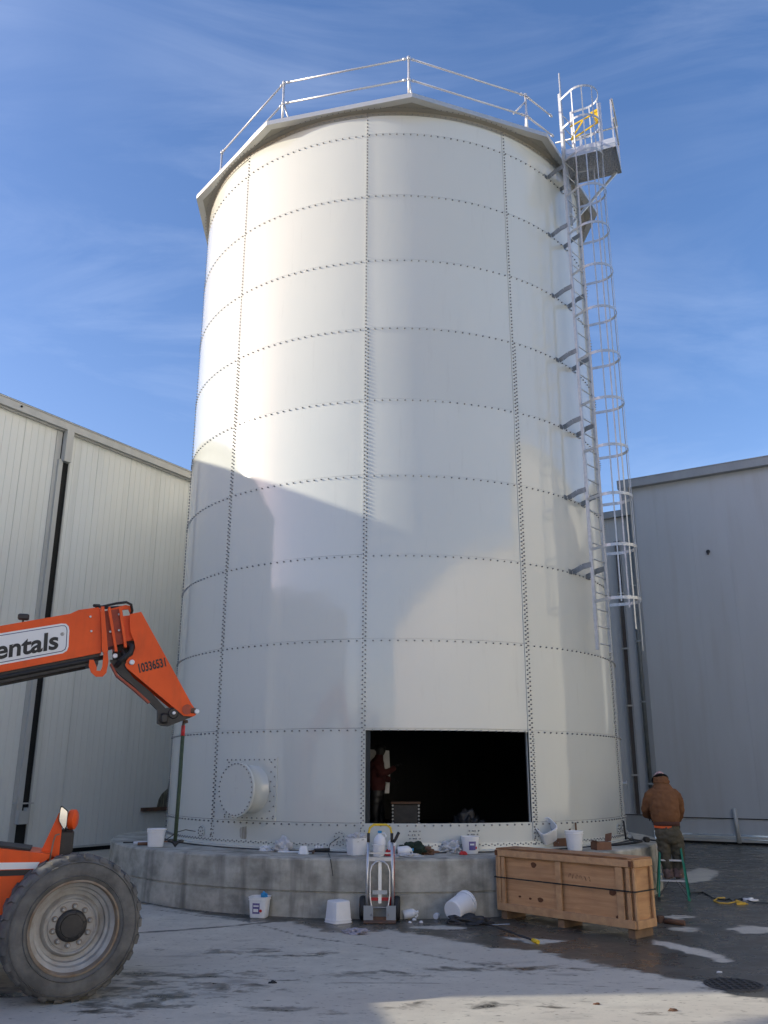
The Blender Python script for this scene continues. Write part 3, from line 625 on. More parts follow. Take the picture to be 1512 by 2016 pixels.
def build_platform():
    ang = 20.; e1 = (LN * cos(radians(ang)) + LT * sin(radians(ang))); e2 = (LT * cos(radians(ang)) - LN * sin(radians(ang)))
    def lq(n, s): return Vector((TC.x, TC.y, 0)) + LN * n + LT * s
    c = lq(4.86, -.20); zt = 14.35
    t = thing('access_platform', 'small galvanised grating platform with handrails beside the ladder top', 'platform', (c.x, c.y, zt - .1))
    Tm = Matrix.Translation((-c.x, -c.y, -(zt - .1)))
    def P(a, b, z): return c + e1 * a + e2 * b + Vector((0, 0, z))
    LA, LB = 1.10, .88
    m = MB(); 
    for i in range(30): 
        a = LA * i / 29; m.bar(P(a, 0, zt - .02), P(a, LB, zt - .02), .006, .035, M=Tm)
    for i in range(28): 
        b = LB * i / 27; m.bar(P(0, b, zt - .02), P(LA, b, zt - .02), .009, .03, M=Tm)
    m.box((0, 0, 0), (0, 0, 0)); m.build('grating', M_GRATE, t)
    m = MB()
    for (a, b) in (((0, 0), (LA, 0)), ((LA, 0), (LA, LB)), ((LA, LB), (0, LB)), ((0, LB), (0, 0))): m.bar(P(*a, zt - .045), P(*b, zt - .045), .012, .10, M=Tm)
    m.build('edge_channel', M_GALV, t)
    for (a, b) in (((0, 0), (LA, 0)), ((LA, 0), (LA, LB)), ((LA, LB), (0, LB))):
        m = MB(); m.bar(P(*a, zt + .075), P(*b, zt + .075), .006, .12, M=Tm); m.build('toe_board', M_GALVW, t)
    for (a, b, w_) in ((LA - .27, .03, .075), (LA - .03, .03, .03), (LA - .02, LB - .02, .05), (.30, LB, .045), (.05, .03, .06), (.42, .02, .03)):
        m = MB(); m.bar(P(a, b, zt - .05), P(a, b, zt + (.3 if b == .02 else 1.1)), w_, .04, e2, M=Tm); m.build('post', M_GALVW, t)
    for z in (.62, 1.1):
        for (a, b) in (((LA, 0), (LA, LB)), ((LA, LB), (-.25, LB))):
            m = MB(); m.tube([P(*a, zt + z), P(*b, zt + z)], .02, 8, Tm); m.build('handrail', M_GALV, t)
    # support struts and boxed bracket under
    for b in (LB - .06,):
        m = MB(); q0 = P(LA - .1, b, zt - .1); q1 = P(.0, b * .6 + .15, zt - 1.25); m.bar(q0, q1, .05, .05, M=Tm); m.build('strut', M_GALV, t)
    m = MB(); m.bar(P(.03, .22, zt - .08), P(.03, .22, zt - 1.35), .10, .05, e2, M=Tm); m.bar(P(.03, .52, zt - .08), P(.03, .52, zt - 1.35), .06, .05, e2, M=Tm); m.build('hanger', M_GALV, t)
    # yellow safety gate
    m = MB(); g0, g1 = P(.20, .05, zt + .72), P(.80, .05, zt + .92)
    m.bar(g0, g1, .02, .03, M=Tm); m.bar(g0 - Vector((0, 0, .34)), g1 - Vector((0, 0, .26)), .02, .03, M=Tm); m.bar(g0 - Vector((0, 0, .34)), P(.50, .05, zt + .82), .02, .03, M=Tm)
    f = frame(P(.62, .04, zt + .62), e1); q = [(0.02, .32), (.2, .38), (.2, .02), (.13, .0)]
    m.prism(q, .02, Tm @ f); m.build('safety_gate', M_YEL, t)
build_platform()

# ------------------------------------------------------------------ clad buildings
def clad_wall(name, A, u, s0, s1, z0, z1, nout, m_, parent, pitch=.2, depth=.010, w_=.016, major=6, mdepth=.02, Tm=None):
    """vertical sheet with pressed grooves: A origin (xy), u along (xy), nout outward normal"""
    pts = [(s0, 0.)]; k = math.ceil(s0 / pitch)
    while k * pitch < s1 - .02:
        s = k * pitch
        if s > s0 + .02:
            d = mdepth if k % major == 0 else depth; ww = w_ * (1.2 if k % major == 0 else 1)
            pts += [(s - ww / 2, 0), (s - ww / 4, -d), (s + ww / 4, -d), (s + ww / 2, 0)]
        k += 1
    pts.append((s1, 0.)); m = MB()
    vs = []
    for z in (z0, z1): vs += [(A[0] + u[0] * s + nout[0] * d, A[1] + u[1] * s + nout[1] * d, z) for s, d in pts]
    n = len(pts); fs = [(j, j + 1, n + j + 1, n + j) for j in range(n - 1)]
    a = Vector(vs[1]) - Vector(vs[0])
    if a.cross(Vector((0, 0, 1))).dot(Vector((*nout, 0))) < 0: fs = [tuple(reversed(f)) for f in fs]
    m.add(vs, fs, 0); o = m.build(name, m_)
    o.data.transform(Matrix.Translation(-parent.location)); o.parent = parent; return o

UL = (.5130, .8584); NL = (.8584, -.5130); AL = (-7.8, 23.8)     # left building: along, outward
UR = (-.8584, .5130); NR = (-.5130, -.8584); AR = (9.52, 26.755)
def PL(s, d, z): return Vector((AL[0] + UL[0] * s + NL[0] * d, AL[1] + UL[1] * s + NL[1] * d, z))
def PR(s, d, z): return Vector((AR[0] + UR[0] * s + NR[0] * d, AR[1] + UR[1] * s + NR[1] * d, z))

def build_left():
    t = thing('left_warehouse', 'off-white ribbed metal warehouse with a gutter and downpipe, left of the tank', 'warehouse', (-9.0, 21.8, 0)); Tm = Matrix.Translation((9.0, -21.8, 0))
    S0 = -19.48          # near end
    clad_wall('wall', AL, UL, -2.16, 10.5, .10, 10.85, NL, M_WALLL, t)
    w2 = clad_wall('wall', AL, UL, S0, -2.56, .10, 10.85, NL, M_WALLL, t)
    # recess with the dark gap
    m = MB(); m.add([PL(-2.56, -.02, 0), PL(-2.16, -.02, 0), PL(-2.16, -.02, 10.85), PL(-2.56, -.02, 10.85)], [(0, 1, 2, 3)], 0, False, Tm); m.build('recess', M_DARK, t)
    m = MB(); m.box((0, 0, 0), (.06, .03, 10.5)); 
    m = MB(); m.bar(PL(-2.555, .02, .1), PL(-2.555, .02, 10.8), .17, .02, (*NL, 0), M=Tm); m.bar(PL(-2.26, .01, 10.0), PL(-2.26, .01, 10.82), .22, .02, (*NL, 0), M=Tm); m.bar(PL(-2.145, .012, .1), PL(-2.145, .012, 10.8), .05, .02, (*NL, 0), M=Tm); m.build('corner_flashing', M_TRIML, t)
    # eave: gutter box, drip edge, soffit
    m = MB(); 
    m.bar(PL(S0 - .2, .10, 10.94), PL(10.7, .10, 10.94), .20, .20, M=Tm)
    m.build('gutter', M_TRIML, t)
    m = MB(); m.bar(PL(S0 - .2, .10, 11.055), PL(10.7, .10, 11.055), .24, .02, M=Tm); m.bar(PL(S0 - .2, .06, 10.82), PL(10.7, .06, 10.82), .10, .03, M=Tm); m.build('drip_edge', M_TRIM, t)
    # downpipe with hopper, strap and spout
    m = MB(); m.bar(PL(-2.47, .055, 1.0), PL(-2.47, .055, 10.0), .13, .075, (*NL, 0), M=Tm); dp = m.build('downpipe', M_TRIML, t)
    m = MB(); m.bar(PL(-2.34, .12, 9.95), PL(-2.34, .12, 10.84), .22, .16, (*NL, 0), M=Tm); m.build('hopper', M_TRIML, dp)
    m = MB(); m.bar(PL(-2.42, .13, .75), PL(-2.42, .13, 1.05), .26, .14, (*NL, 0), M=Tm); m.bar(PL(-2.30, .13, 1.0), PL(-2.30, .13, 1.12), .10, .12, (*NL, 0), M=Tm); m.build('spout_box', M_TRIML, dp)
    for z in (1.22, 5.6):
        m = MB(); m.bar(PL(-2.62, .17, z), PL(-2.16, .17, z), .012, .035, M=Tm); m.bar(PL(-2.62, .0, z), PL(-2.62, .18, z), .012, .035, M=Tm); m.bar(PL(-2.16, .0, z), PL(-2.16, .18, z), .012, .035, M=Tm); m.build('pipe_strap', M_TRIML, dp)
    m = MB(); m.bar(PL(S0, .03, .13), PL(10.5, .03, .13), .05, .05, M=Tm); m.build('base_trim', M_TRIML, t)
    m = MB(); m.bar(PL(S0, -.06, .055), PL(10.5, -.06, .055), .05, .12, M=Tm); m.build('plinth', M_DARK, t)
    # roof, end walls, back
    D = 22
    m = MB(); m.add([PL(S0 - .2, .2, 11.09), PL(10.7, .2, 11.09), PL(10.7, -D / 2, 11.6), PL(S0 - .2, -D / 2, 11.6), PL(10.7, -D, 11.09), PL(S0 - .2, -D, 11.09)], [(0, 1, 2, 3), (3, 2, 4, 5)], 0, False, Tm); m.build('roof', M_ROOFM, t)
    m = MB()
    for s_ in (S0, 10.5): m.add([PL(s_, 0, 0), PL(s_, -D, 0), PL(s_, -D, 11.05), PL(s_, -D / 2, 11.55), PL(s_, 0, 11.05)], [(0, 1, 2, 3, 4)], 0, False, Tm)
    m.add([PL(S0, -D, 0), PL(10.5, -D, 0), PL(10.5, -D, 11.05), PL(S0, -D, 11.05)], [(0, 1, 2, 3)], 0, False, Tm); m.build('end_wall', M_WALLL, t)
    # rusty bracket beam stub on the wall beside the tank
    o = MB(); o.bar(PL(1.45, .06, .955), PL(2.6, .06, .955), .10, .10, M=Tm)
    o.build('wall_beam', M_RUST, t)
    m = MB(); pts = [(2.05, .99), (2.6, .99), (2.6, 2.3), (2.5, 1.9), (2.42, 1.5), (2.2, 1.35), (2.1, 1.2)]
    m.add([PL(s_, .004, z) for s_, z in pts], [tuple(range(7))], 0, False, Tm)
    m.build('mould_stain', mat('damp mould', (.05, .045, .03), .8, var=1., scale=5, stretch=(3, 3, .6), col2=(.30, .29, .22)), t)
    # thing hanging on the gable of the roof edge: small eave lamp
    m = MB(); m.box((0, 0, 0), (.05, .05, .05), Matrix.Translation(Tm @ PL(-3.93, .22, 10.96)), 0, .01); m.build('gutter_outlet', M_DARK, t)
build_left()

def build_right():
    t = thing('right_warehouse', 'blue-grey shaded metal warehouse with ladder-side corner pipes, right of the tank', 'warehouse', (8.2, 27.5, 0)); Tm = Matrix.Translation((-8.2, -27.5, 0))
    S1 = -11.0
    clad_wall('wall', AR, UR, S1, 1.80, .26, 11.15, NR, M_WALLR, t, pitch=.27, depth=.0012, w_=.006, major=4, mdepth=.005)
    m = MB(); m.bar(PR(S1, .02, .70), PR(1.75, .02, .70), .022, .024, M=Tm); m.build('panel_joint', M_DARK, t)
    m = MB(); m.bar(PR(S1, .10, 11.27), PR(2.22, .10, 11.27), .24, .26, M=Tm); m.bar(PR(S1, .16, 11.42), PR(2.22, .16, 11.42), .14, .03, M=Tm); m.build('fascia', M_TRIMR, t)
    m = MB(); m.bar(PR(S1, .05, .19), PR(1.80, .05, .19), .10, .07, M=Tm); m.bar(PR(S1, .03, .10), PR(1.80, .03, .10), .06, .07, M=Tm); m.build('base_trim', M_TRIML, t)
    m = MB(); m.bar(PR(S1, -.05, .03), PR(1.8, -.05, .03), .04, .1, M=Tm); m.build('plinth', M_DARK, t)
    # corner post and the pipe beside it
    m = MB(); m.bar(PR(1.84, .03, .2), PR(1.84, .03, 11.14), .14, .06, (*NR, 0), M=Tm); m.build('corner_flashing', M_TRIMR, t)
    m = MB(); m.bar(PR(2.02, .10, 10.2), PR(2.02, .10, 11.14), .30, .20, (*NR, 0), M=Tm); hp = m.build('hopper', M_TRIMR, t)
    m = MB(); m.tube([PR(1.96, .10, 1.3), PR(1.96, .10, 10.25)], .062, 14, Tm); dp = m.build('downpipe', mat('grey downpipe', (.16, .18, .18), .5, var=.5, scale=6), t)
    for z in (1.65, 4.1, 6.0, 7.8): m = MB(); m.bar(PR(1.84, .17, z), PR(2.06, .17, z), .02, .05, M=Tm); m.build('pipe_strap', M_TRIMR, dp)
    # end wall facing back, roof
    m = MB(); m.add([PR(1.85, -.02, 0), PR(1.85, -16, 0), PR(1.85, -16, 11.3), PR(1.85, -.02, 11.3)], [(0, 1, 2, 3)], 0, False, Tm); m.build('side_wall', M_WALLR, t)
    m = MB(); m.add([PR(S1, .2, 11.43), PR(2.2, .2, 11.43), PR(2.2, -16, 12.1), PR(S1, -16, 12.1)], [(3, 2, 1, 0)], 0, False, Tm); m.build('roof', M_ROOFM, t)
    # spigot pipe leaning at the base and small wall lamp
    m = MB(); m.tube([PR(-.39, .09, .98), PR(-.43, .10, .04)], .058, 14, Tm); m.build('drain_pipe', M_TRIML, t)
    m = MB(); m.lathe([(.0, .0), (.05, .0), (.06, .05), (.02, .09), (0, .09)], 12, Tm @ zframe(PR(-.44, .0, 8.66), (*NR, .0))); m.tube([PR(-.44, .05, 8.66), PR(-.44, .09, 8.56)], .03, 8, Tm); m.build('wall_vent', M_BLACK, t, sharp=30)
    m = MB(); m.add([PR(-.48, .003, 8.5), PR(-.40, .003, 8.5), PR(-.42, .003, 7.6), PR(-.46, .003, 7.6)], [(0, 3, 2, 1)], 0, False, Tm)
build_right()

def build_annex():
    t = thing('lean_to_annex', 'lower grey metal annex with a brown drainpipe, squeezed between tank and right warehouse', 'annex', (7.2, 28.2, 0)); Tm = Matrix.Translation((-7.2, -28.2, 0))
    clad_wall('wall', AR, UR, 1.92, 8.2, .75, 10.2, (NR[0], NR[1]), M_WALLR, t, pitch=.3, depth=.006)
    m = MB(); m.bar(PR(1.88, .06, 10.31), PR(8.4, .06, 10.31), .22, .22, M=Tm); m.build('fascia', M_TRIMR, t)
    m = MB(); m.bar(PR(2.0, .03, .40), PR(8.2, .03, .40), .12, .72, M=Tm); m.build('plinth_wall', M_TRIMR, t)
    m = MB(); m.bar(PR(2.0, .10, .74), PR(8.2, .10, .74), .02, .025, M=Tm); m.build('panel_joint', M_DARK, t)
    m = MB(); m.bar(PR(2.41, .02, .72), PR(2.41, .02, 9.4), .13, .05, (*NR, 0), M=Tm); m.bar(PR(2.33, .04, .72), PR(2.33, .04, 9.4), .03, .10, (*NR, 0), M=Tm, mi=1); m.bar(PR(2.51, .04, .72), PR(2.51, .04, 9.4), .03, .10, (*NR, 0), M=Tm, mi=1)
    dp = m.build('drainpipe', [mat('brown pipe', (.075, .055, .045), .6, var=.9, scale=1.2, col2=(.11, .11, .105)), M_TRIMR], t)
    for z in (1.9, 4.0, 5.8, 7.6): m = MB(); m.bar(PR(2.30, .12, z), PR(2.54, .12, z), .02, .05, M=Tm); m.build('pipe_strap', M_TRIML, dp)
    m = MB(); m.add([PR(1.88, .15, 10.43), PR(8.4, .15, 10.43), PR(8.4, -12, 10.9), PR(1.88, -12, 10.9)], [(3, 2, 1, 0)], 0, False, Tm); m.build('roof', M_ROOFM, t)
    m = MB(); m.add([PR(8.2, 0, 0), PR(8.2, -12, 0), PR(8.2, -12, 10.4), PR(8.2, 0, 10.4)], [(0, 1, 2, 3)], 0, False, Tm); m.build('side_wall', M_WALLR, t)
build_annex()

# guessed buildings that show in the glossy wall, and unseen blockers added for shade
def block(name, label, cat, pts, h, m_, roof_over=.2):
    cx = sum(p[0] for p in pts) / len(pts); cy = sum(p[1] for p in pts) / len(pts)
    t = thing(name, label, cat, (cx, cy, 0)); n = len(pts); q = [(p[0] - cx, p[1] - cy) for p in pts]
    m = MB(); m.add([(x, y, 0) for x, y in q] + [(x, y, h) for x, y in q], [(i, (i + 1) % n, n + (i + 1) % n, n + i) for i in range(n)]); m.build('wall', m_, t)
    k = 1 + .02; m = MB(); m.add([(x * k, y * k, h - .15) for x, y in q] + [(x * k, y * k, h + .12) for x, y in q], [(i, (i + 1) % n, n + (i + 1) % n, n + i) for i in range(n)] + [tuple(range(n, 2 * n)), tuple(reversed(range(n)))]); m.build('roof', M_TRIML, t)
    return t
block('wing_warehouse', 'sunlit pale metal warehouse wing, out of view to the right', 'warehouse', [(11, 10.4), (23, 3.2), (35, 22), (18.2, 22.4)], 11.3, M_WALLW)
block('side_blocker_shed', 'added unseen pale shed at far left, its roof edge shaping the sun strip', 'shed', [(-21.2, 5.75), (-34.2, -2.05), (-24.4, -18.3), (-11.4, -10.5)][::-1], 9.0, M_WALLL)  # unseen, added so its roof edge bounds the sun strip
block('rear_shed', 'long low brick shed, behind the photographer', 'shed', [(-60, -48), (-60, -40), (-8, -36), (-8, -46)][::-1], 5.5, M_BRICK)
block('rear_hall', 'tall sunlit pale hall, behind the photographer to the right', 'hall', [(0, -42), (20, -52), (48, -4), (27, 3)], 12.5, M_WALLW)
block('container_blocker', 'added unseen dark blue box behind the telehandler, cutting off the sun strip', 'container', [(-9.9, 5.6), (-7.7, 6.0), (-8.2, 8.45), (-10.4, 8.05)], 2.75, mat('blocker paint', (.03, .07, .14), .5, var=.4, scale=3))  # unseen box added to end the sun strip on its left
def tank_blocker():
    t = thing('tank_blocker', 'added unseen tank-shaped blocker behind the first tank, shading the right warehouse', 'tank', (-.6, 28.0, 0))  # unseen, added to keep the right warehouse wall in shade
    m = MB(); m.lathe([(4.25, 0), (4.25, 16.6)], 72); m.build('shell', M_TANK, t)
    m = MB(); m.lathe([(4.5, 16.6), (4.5, 16.7), (0.01, 17.2)], 20, smooth=False); m.build('roof_deck', M_ROOFM, t)
tank_blocker()



# ------------------------------------------------------------------ telescopic handler (parked at the left, nose towards the tank)
HA = radians(20); HU = Vector((cos(HA), sin(HA), 0)); HW = Vector((-sin(HA), cos(HA), 0))
def build_handler():
    t = thing('telehandler', 'orange telescopic handler with raised boom, its big dusty front wheel at lower left', 'telehandler', (-2.94, 8.5, 0), HA)
    # local frame: X forward, Y to the far side, Z up
    I = Matrix.Identity(4)
    def FR(y): M = Matrix.Identity(4); M.translation = (0, y, 0); return M
    # -- wheels
    def wheel(x, y, steer, side):
        R0 = .612; zc = .60
        wt = bpy.data.objects.new('wheel', None); COL.objects.link(wt); wt.parent = t; wt.location = (x, y, zc); wt.rotation_euler = (0, 0, steer + (0 if side < 0 else pi))
        M = Matrix.Rotation(radians(90), 4, 'X')       # lathe axis -> local -Y (outer face towards the camera)
        m = MB()
        prof = [(.385, .10), (.39, .135), (.42, .155), (.47, .168), (.52, .165), (.555, .15), (.575, .135), (.590, .11), (.597, .05), (.597, -.05), (.590, -.11), (.575, -.135), (.52, -.165), (.42, -.155), (.385, -.10)]
        m.lathe(prof, 96, M)
        # worn shoulder lugs
        nl = 26
        for i in range(nl):
            for sgn in (1, -1):
                a = 2 * pi * (i + (.5 if sgn < 0 else 0)) / nl; lug = []
                for (da, rr, yy) in ((-.070, .566, .156), (.052, .566, .156), (.062, .6, .135), (-.055, .6, .135)): lug.append((a + da, rr, yy * sgn))
                inn = [(a - .03, .609, .012 * sgn), (a + .085, .609, .012 * sgn)]
                P = lambda aa, rr, yy: M @ Vector((rr * cos(aa), rr * sin(aa), yy))
                A_ = [P(*q) for q in lug]; 
                top = [P(a - .058, .608, .122 * sgn), P(a + .055, .608, .122 * sgn), P(a + .115, .609, .008 * sgn), P(a + .005, .609, .008 * sgn)]
                bot = [P(a - .070, .585, .150 * sgn), P(a + .062, .585, .150 * sgn), P(a + .122, .585, .0), P(a - .005, .585, .0)]
                ins = [P(a - .062, .567, .1555 * sgn), P(a + .052, .567, .1555 * sgn)]
                m.add(top + bot + ins, [(0, 1, 2, 3), (0, 4, 5, 1), (1, 5, 6, 2), (2, 6, 7, 3), (3, 7, 4, 0), (4, 8, 9, 5)] if sgn > 0 else [(3, 2, 1, 0), (1, 5, 4, 0), (2, 6, 5, 1), (3, 7, 6, 2), (0, 4, 7, 3), (5, 9, 8, 4)], 0)
        # raised rib lines on the sidewall
        for rr in (.545, .43): m.lathe([(rr - .006, .150 if rr > .5 else .157), (rr, .168 if rr > .5 else .17), (rr + .006, .150 if rr > .5 else .16)], 96, M)
        m.build('tyre', M_TYRE, wt, sharp=40)
        m = MB(); m.lathe([(.392, .13), (.396, .150), (.380, .156), (.372, .140), (.368, .09)], 72, M, 1)
        m.lathe([(.368, .09), (.335, .07), (.325, .03), (.30, .02), (.295, -.02), (.262, -.03), (.250, .0), (.235, .012), (.225, .008), (.218, -.006), (.205, -.006), (.198, .004), (.130, .010)], 72, M)
        for i in range(10):
            a = 2 * pi * (i + .35) / 10; c = M @ Vector((.162 * cos(a), .162 * sin(a), .012)); Mz = zframe(c, M.to_3x3() @ Vector((0, 0, 1)))
            m.lathe([(.021, -.01), (.021, .018), (.012, .03), (0, .03)], 6, Mz, 0, False); m.lathe([(.026, -.004), (.026, .004), (.0, .004)], 14, Mz, 1)
        m.build('rim', [M_RIM, M_RIMRUST], wt, sharp=35)
        m = MB(); m.lathe([(.138, -.02), (.136, .02), (.120, .035), (.10, .038), (.095, .05), (.04, .052), (0, .052)], 40, M)
        for i in range(6): a = i * pi / 3 + .2; m.lathe([(.010, .03), (.010, .048), (0, .048)], 6, M @ Matrix.Translation((.11 * cos(a), .11 * sin(a), 0)), 0, False)
        m.build('hub', M_BLACK, wt, sharp=35)
        return wt
    wheel(0, 0, radians(11), -1); wheel(-3.1, .05, radians(-4), -1); wheel(-1.05, 1.75, radians(11), 1); wheel(-3.1, 2.05, radians(-4), 1)
    # -- chassis
    m = MB(); m.box((-1.55, 1.05, .62), (4.2, .75, .38), bev=.03); m.box((0, 1.0, .6), (.28, 1.7, .24), bev=.03); m.box((-3.1, 1.0, .6), (.28, 1.7, .24), bev=.03); m.build('chassis', M_BLACK, t)
    # -- engine pod with curved edge in front of the wheel
    prof = [(-2.55, .62), (-.63, .66), (-.58, .72), (-.545, .86), (-.47, .98), (-.36, 1.09), (-.25, 1.17), (-.245, 1.20), (-.33, 1.215), (-.7, 1.262), (-1.5, 1.33), (-2.5, 1.35), (-2.62, 1.1)]
    m = MB(); m.prism(prof, .62, off=.06); m.build('engine_cover', M_ORANGE, t)
    m = MB(); m.prism([(-2.4, .64), (-.69, .67), (-.70, .55), (-2.4, .5)], .5, off=.1); m.build('belly_pan', M_BLACK, t)
    m = MB(); m.prism([(-2.45, 1.165), (-.325, 1.137), (-.355, 1.082), (-2.45, 1.088)], .004, off=.055); m.build('white_stripe', M_WHITE, t)
    m = MB(); m.prism([(-2.45, 1.082), (-.37, 1.076), (-.425, 1.028), (-2.45, 1.025)], .004, off=.055); m.build('black_stripe', M_INK, t)
    m = MB(); m.prism([(-2.5, 1.352), (-1.5, 1.333), (-.7, 1.265), (-.42, 1.23), (-.42, 1.245), (-.7, 1.285), (-1.5, 1.36), (-2.5, 1.39)], .5, off=.14); m.build('hood_lid', M_BLKRUB, t)
    m = MB(); m.tube([(-.9, .16, 1.27), (-.95, .2, 1.34), (-1.2, .22, 1.36)], .03, 8); m.build('intake_hose', M_BLKRUB, t)
    # -- front post, lamp box, round reflector housing, mirror
    m = MB(); m.prism([(-.345, 1.17), (-.205, 1.555), (-.165, 1.45), (-.165, 1.16)], .05, off=.30); m.prism([(-.33, .9), (-.33, 1.2), (-.05, 1.18), (-.05, .9)], .05, off=.36); m.build('front_post', M_ORANGE, t)
    m = MB(); m.box((-.115, .40, 1.27), (.135, .16, .235), bev=.015); m.box((-.115, .40, 1.39), (.10, .12, .03), bev=.01); m.build('lamp_box', M_BLACK, t)
    m = MB(); m.tube([(-.18, .28, 1.362), (-.215, .28, 1.352), (-.228, .28, 1.30), (-.245, .28, 1.12)], .008, 6); m.build('guard_rod', M_RIMRUST, t)
    m = MB(); Mx = zframe((-.105, .36, 1.49), (1, -.28, 0)); m.lathe([(.0, 0), (.085, 0), (.092, .01), (.092, .055), (.07, .07), (0, .075)], 32, Mx); m.build('lamp_housing', M_ORANGE, t, sharp=35)
    m = MB(); q = [(-.195, 1.618), (-.178, 1.612), (-.128, 1.575), (-.122, 1.55), (-.122, 1.43), (-.135, 1.40), (-.150, 1.402), (-.198, 1.475), (-.203, 1.50), (-.200, 1.59)]
    m.prism(q, .025, off=.27); mf = m.build('mirror', M_BLKRUB, t)
    m = MB(); cx, cz = -.16, 1.51; m.prism([(cx + (x - cx) * .84, cz + (z - cz) * .88) for x, z in q], .004, off=.265); m.build('mirror_glass', M_GLASS, mf)
    m = MB(); m.tube([(-.14, .30, 1.42), (-.12, .36, 1.38)], .012, 8); m.build('mirror_arm', M_BLACK, mf)
    # -- cab on the far side
    m = MB()
    for (x, z0_, x2, z2) in ((-1.55, .9, -1.75, 2.35), (-2.85, .9, -2.85, 2.35)):
        for y in (1.40, 2.2): m.bar((x, y, z0_), (x2, y, z2), .07, .07, (0, 1, 0))
    m.box((-2.3, 1.8, 2.38), (1.25, .95, .08), bev=.03); m.box((-2.2, 1.8, .95), (1.4, .95, .6), bev=.04); m.build('cab', M_ORANGE, t)
    m = MB(); m.box((-2.5, 1.8, 1.35), (.5, .5, .12), bev=.03); m.box((-2.72, 1.8, 1.65), (.12, .5, .6), bev=.03); m.build('seat', M_BLKRUB, t)
    m = MB(); m.box((-3.75, 1.0, 1.0), (.45, 1.5, .7), bev=.06); m.build('counterweight', M_BLACK, t)
    # -- boom (outer section) with side decals; slopes up and forwards
    y0, bw = 1.0, .36
    k = (3.558 - 3.398) / (1.007 - .311)        # slope of the top edge
    kb = (3.188 - 2.931) / (.952 + .062)
    X0 = -3.9
    top = lambda x: 3.679 - .22 * (0.019 - x) * 1.0 if False else 3.679 + (x - .019) * .252
    bot = lambda x: 3.188 + (x - .062) * .2535
    m = MB(); m.prism([(X0, bot(X0)), (.05, bot(.05)), (.0, top(.0)), (X0, top(X0))], bw, off=y0); bm = m.build('boom', M_ORANGE, t)
    # raised top pad
    m = MB(); m.prism([(-.33, top(-.33)), (-.23, 3.648), (-.03, 3.690), (0, top(0))], .30, off=y0 + .03); m.build('top_pad', M_ORANGE, bm)
    # underside prism coloured black for the shade below the boom; hoses
    m = MB(); m.prism([(X0, bot(X0) - .125), (.03, bot(.03) - .11), (.04, bot(.04) + .01), (X0, bot(X0) + .01)], bw - .06, off=y0 + .03); m.build('underside', M_BLACK, bm)
    m = MB(); m.tube([(X0, y0 + .02, bot(X0) - .06), (-.1, y0 + .02, bot(-.1) - .055), (.1, y0 + .06, bot(.1) - .05)], .025, 8); m.tube([(X0, y0 + .09, bot(X0) - .13), (-.1, y0 + .09, bot(-.1) - .12)], .018, 8); m.build('hose', M_BLKRUB, bm)
    # flanges
    for (pts) in ([(.0, 3.685), (.03, 3.69), (.115, 3.2), (.135, 3.09), (.125, 2.97), (.09, 2.925), (.02, 2.92), (-.035, 2.965), (-.065, 3.03), (-.065, 3.10), (-.02, 3.10), (.02, 3.02), (.02, 2.985), (.06, 2.985), (.075, 3.03), (.075, 3.17), (.06, 3.2)],):
        m = MB(); m.prism(pts, .025, off=y0 - .03); m.prism([(.0, 3.685), (.035, 3.69), (.12, 3.2), (.085, 3.17), (.055, 3.2)], .05, off=y0 - .05); m.build('end_collar', M_ORANGE, bm)
    for (xa, za, xb, zb) in ((.085, 3.69, .205, 3.20), (.205, 3.70, .30, 3.25)):
        m = MB(); m.prism([(xa - .012, za - .02), (xa, za), (xa + .016, za), (xb + .016, zb), (xb - .012, zb)], bw + .10, off=y0 - .05); m.build('collar_plate', M_ORANGE, bm)
    # middle and inner sections
    m = MB(); m.prism([(-.1, bot(-.1) + .04), (.28, bot(.28) + .06), (.225, top(.225) - .04), (-.1, top(-.1) - .03)], bw - .04, off=y0 + .02); m.build('middle_section', M_ORDK, bm)
    m = MB(); m.prism([(.1, 3.28), (.36, 3.345), (.40, 3.345), (.33, 3.628), (.24, 3.612), (.1, 3.6)], bw - .12, off=y0 + .06); m.build('inner_section', M_ORANGE, bm)
    for (x, z) in ((-.10, 3.575), (-.075, 3.415), (.11, 3.60), (.125, 3.42), (.2, 3.62), (.215, 3.44), (.045, 3.45)):
        m = MB(); m.lathe([(.014, 0), (.012, .014), (0, .014)], 6, zframe((x, y0 - (.0 if x < .08 else -.0) - .001, z), (0, -1, 0)), 0, False); m.build('bolt', M_GALV, bm)
    # hose loop on top
    m = MB()
    m.tube([(-.06, y0 + .1, 3.705), (.02, y0 + .1, 3.715), (.16, y0 + .08, 3.755), (.27, y0 + .07, 3.775), (.325, y0 + .09, 3.755), (.345, y0 + .12, 3.69), (.33, y0 + .16, 3.62)], .014, 8)
    m.tube([(.0, y0 + .2, 3.71), (.18, y0 + .2, 3.735), (.3, y0 + .2, 3.745), (.34, y0 + .2, 3.67)], .014, 8); m.tube([(-.07, y0 + .05, 3.71), (-.02, y0 + .15, 3.73)], .02, 6); m.build('hose_loop', M_BLKRUB, bm)
    m = MB(); m.prism([(.10, 3.70), (.27, 3.755), (.32, 3.745), (.34, 3.70), (.33, 3.66), (.30, 3.71), (.12, 3.68)], .04, off=y0 + .14); m.build('hose_guard', M_ORANGE, bm)
    # decal with the lettering
    q = [(-2.6, 2.945), (-.961, 3.345 + .004), (-.392, 3.482), (-.345, 3.482), (-.315, 3.455), (-.303, 3.41), (-.294, 3.235), (-.305, 3.19), (-.345, 3.16), (-.97, 3.005), (-2.6, 2.60)]
    cx, cz = -1.45, 3.12
    m = MB(); m.prism(q, .003, off=y0 - .003); dc = m.build('decal', M_WHITE, bm)
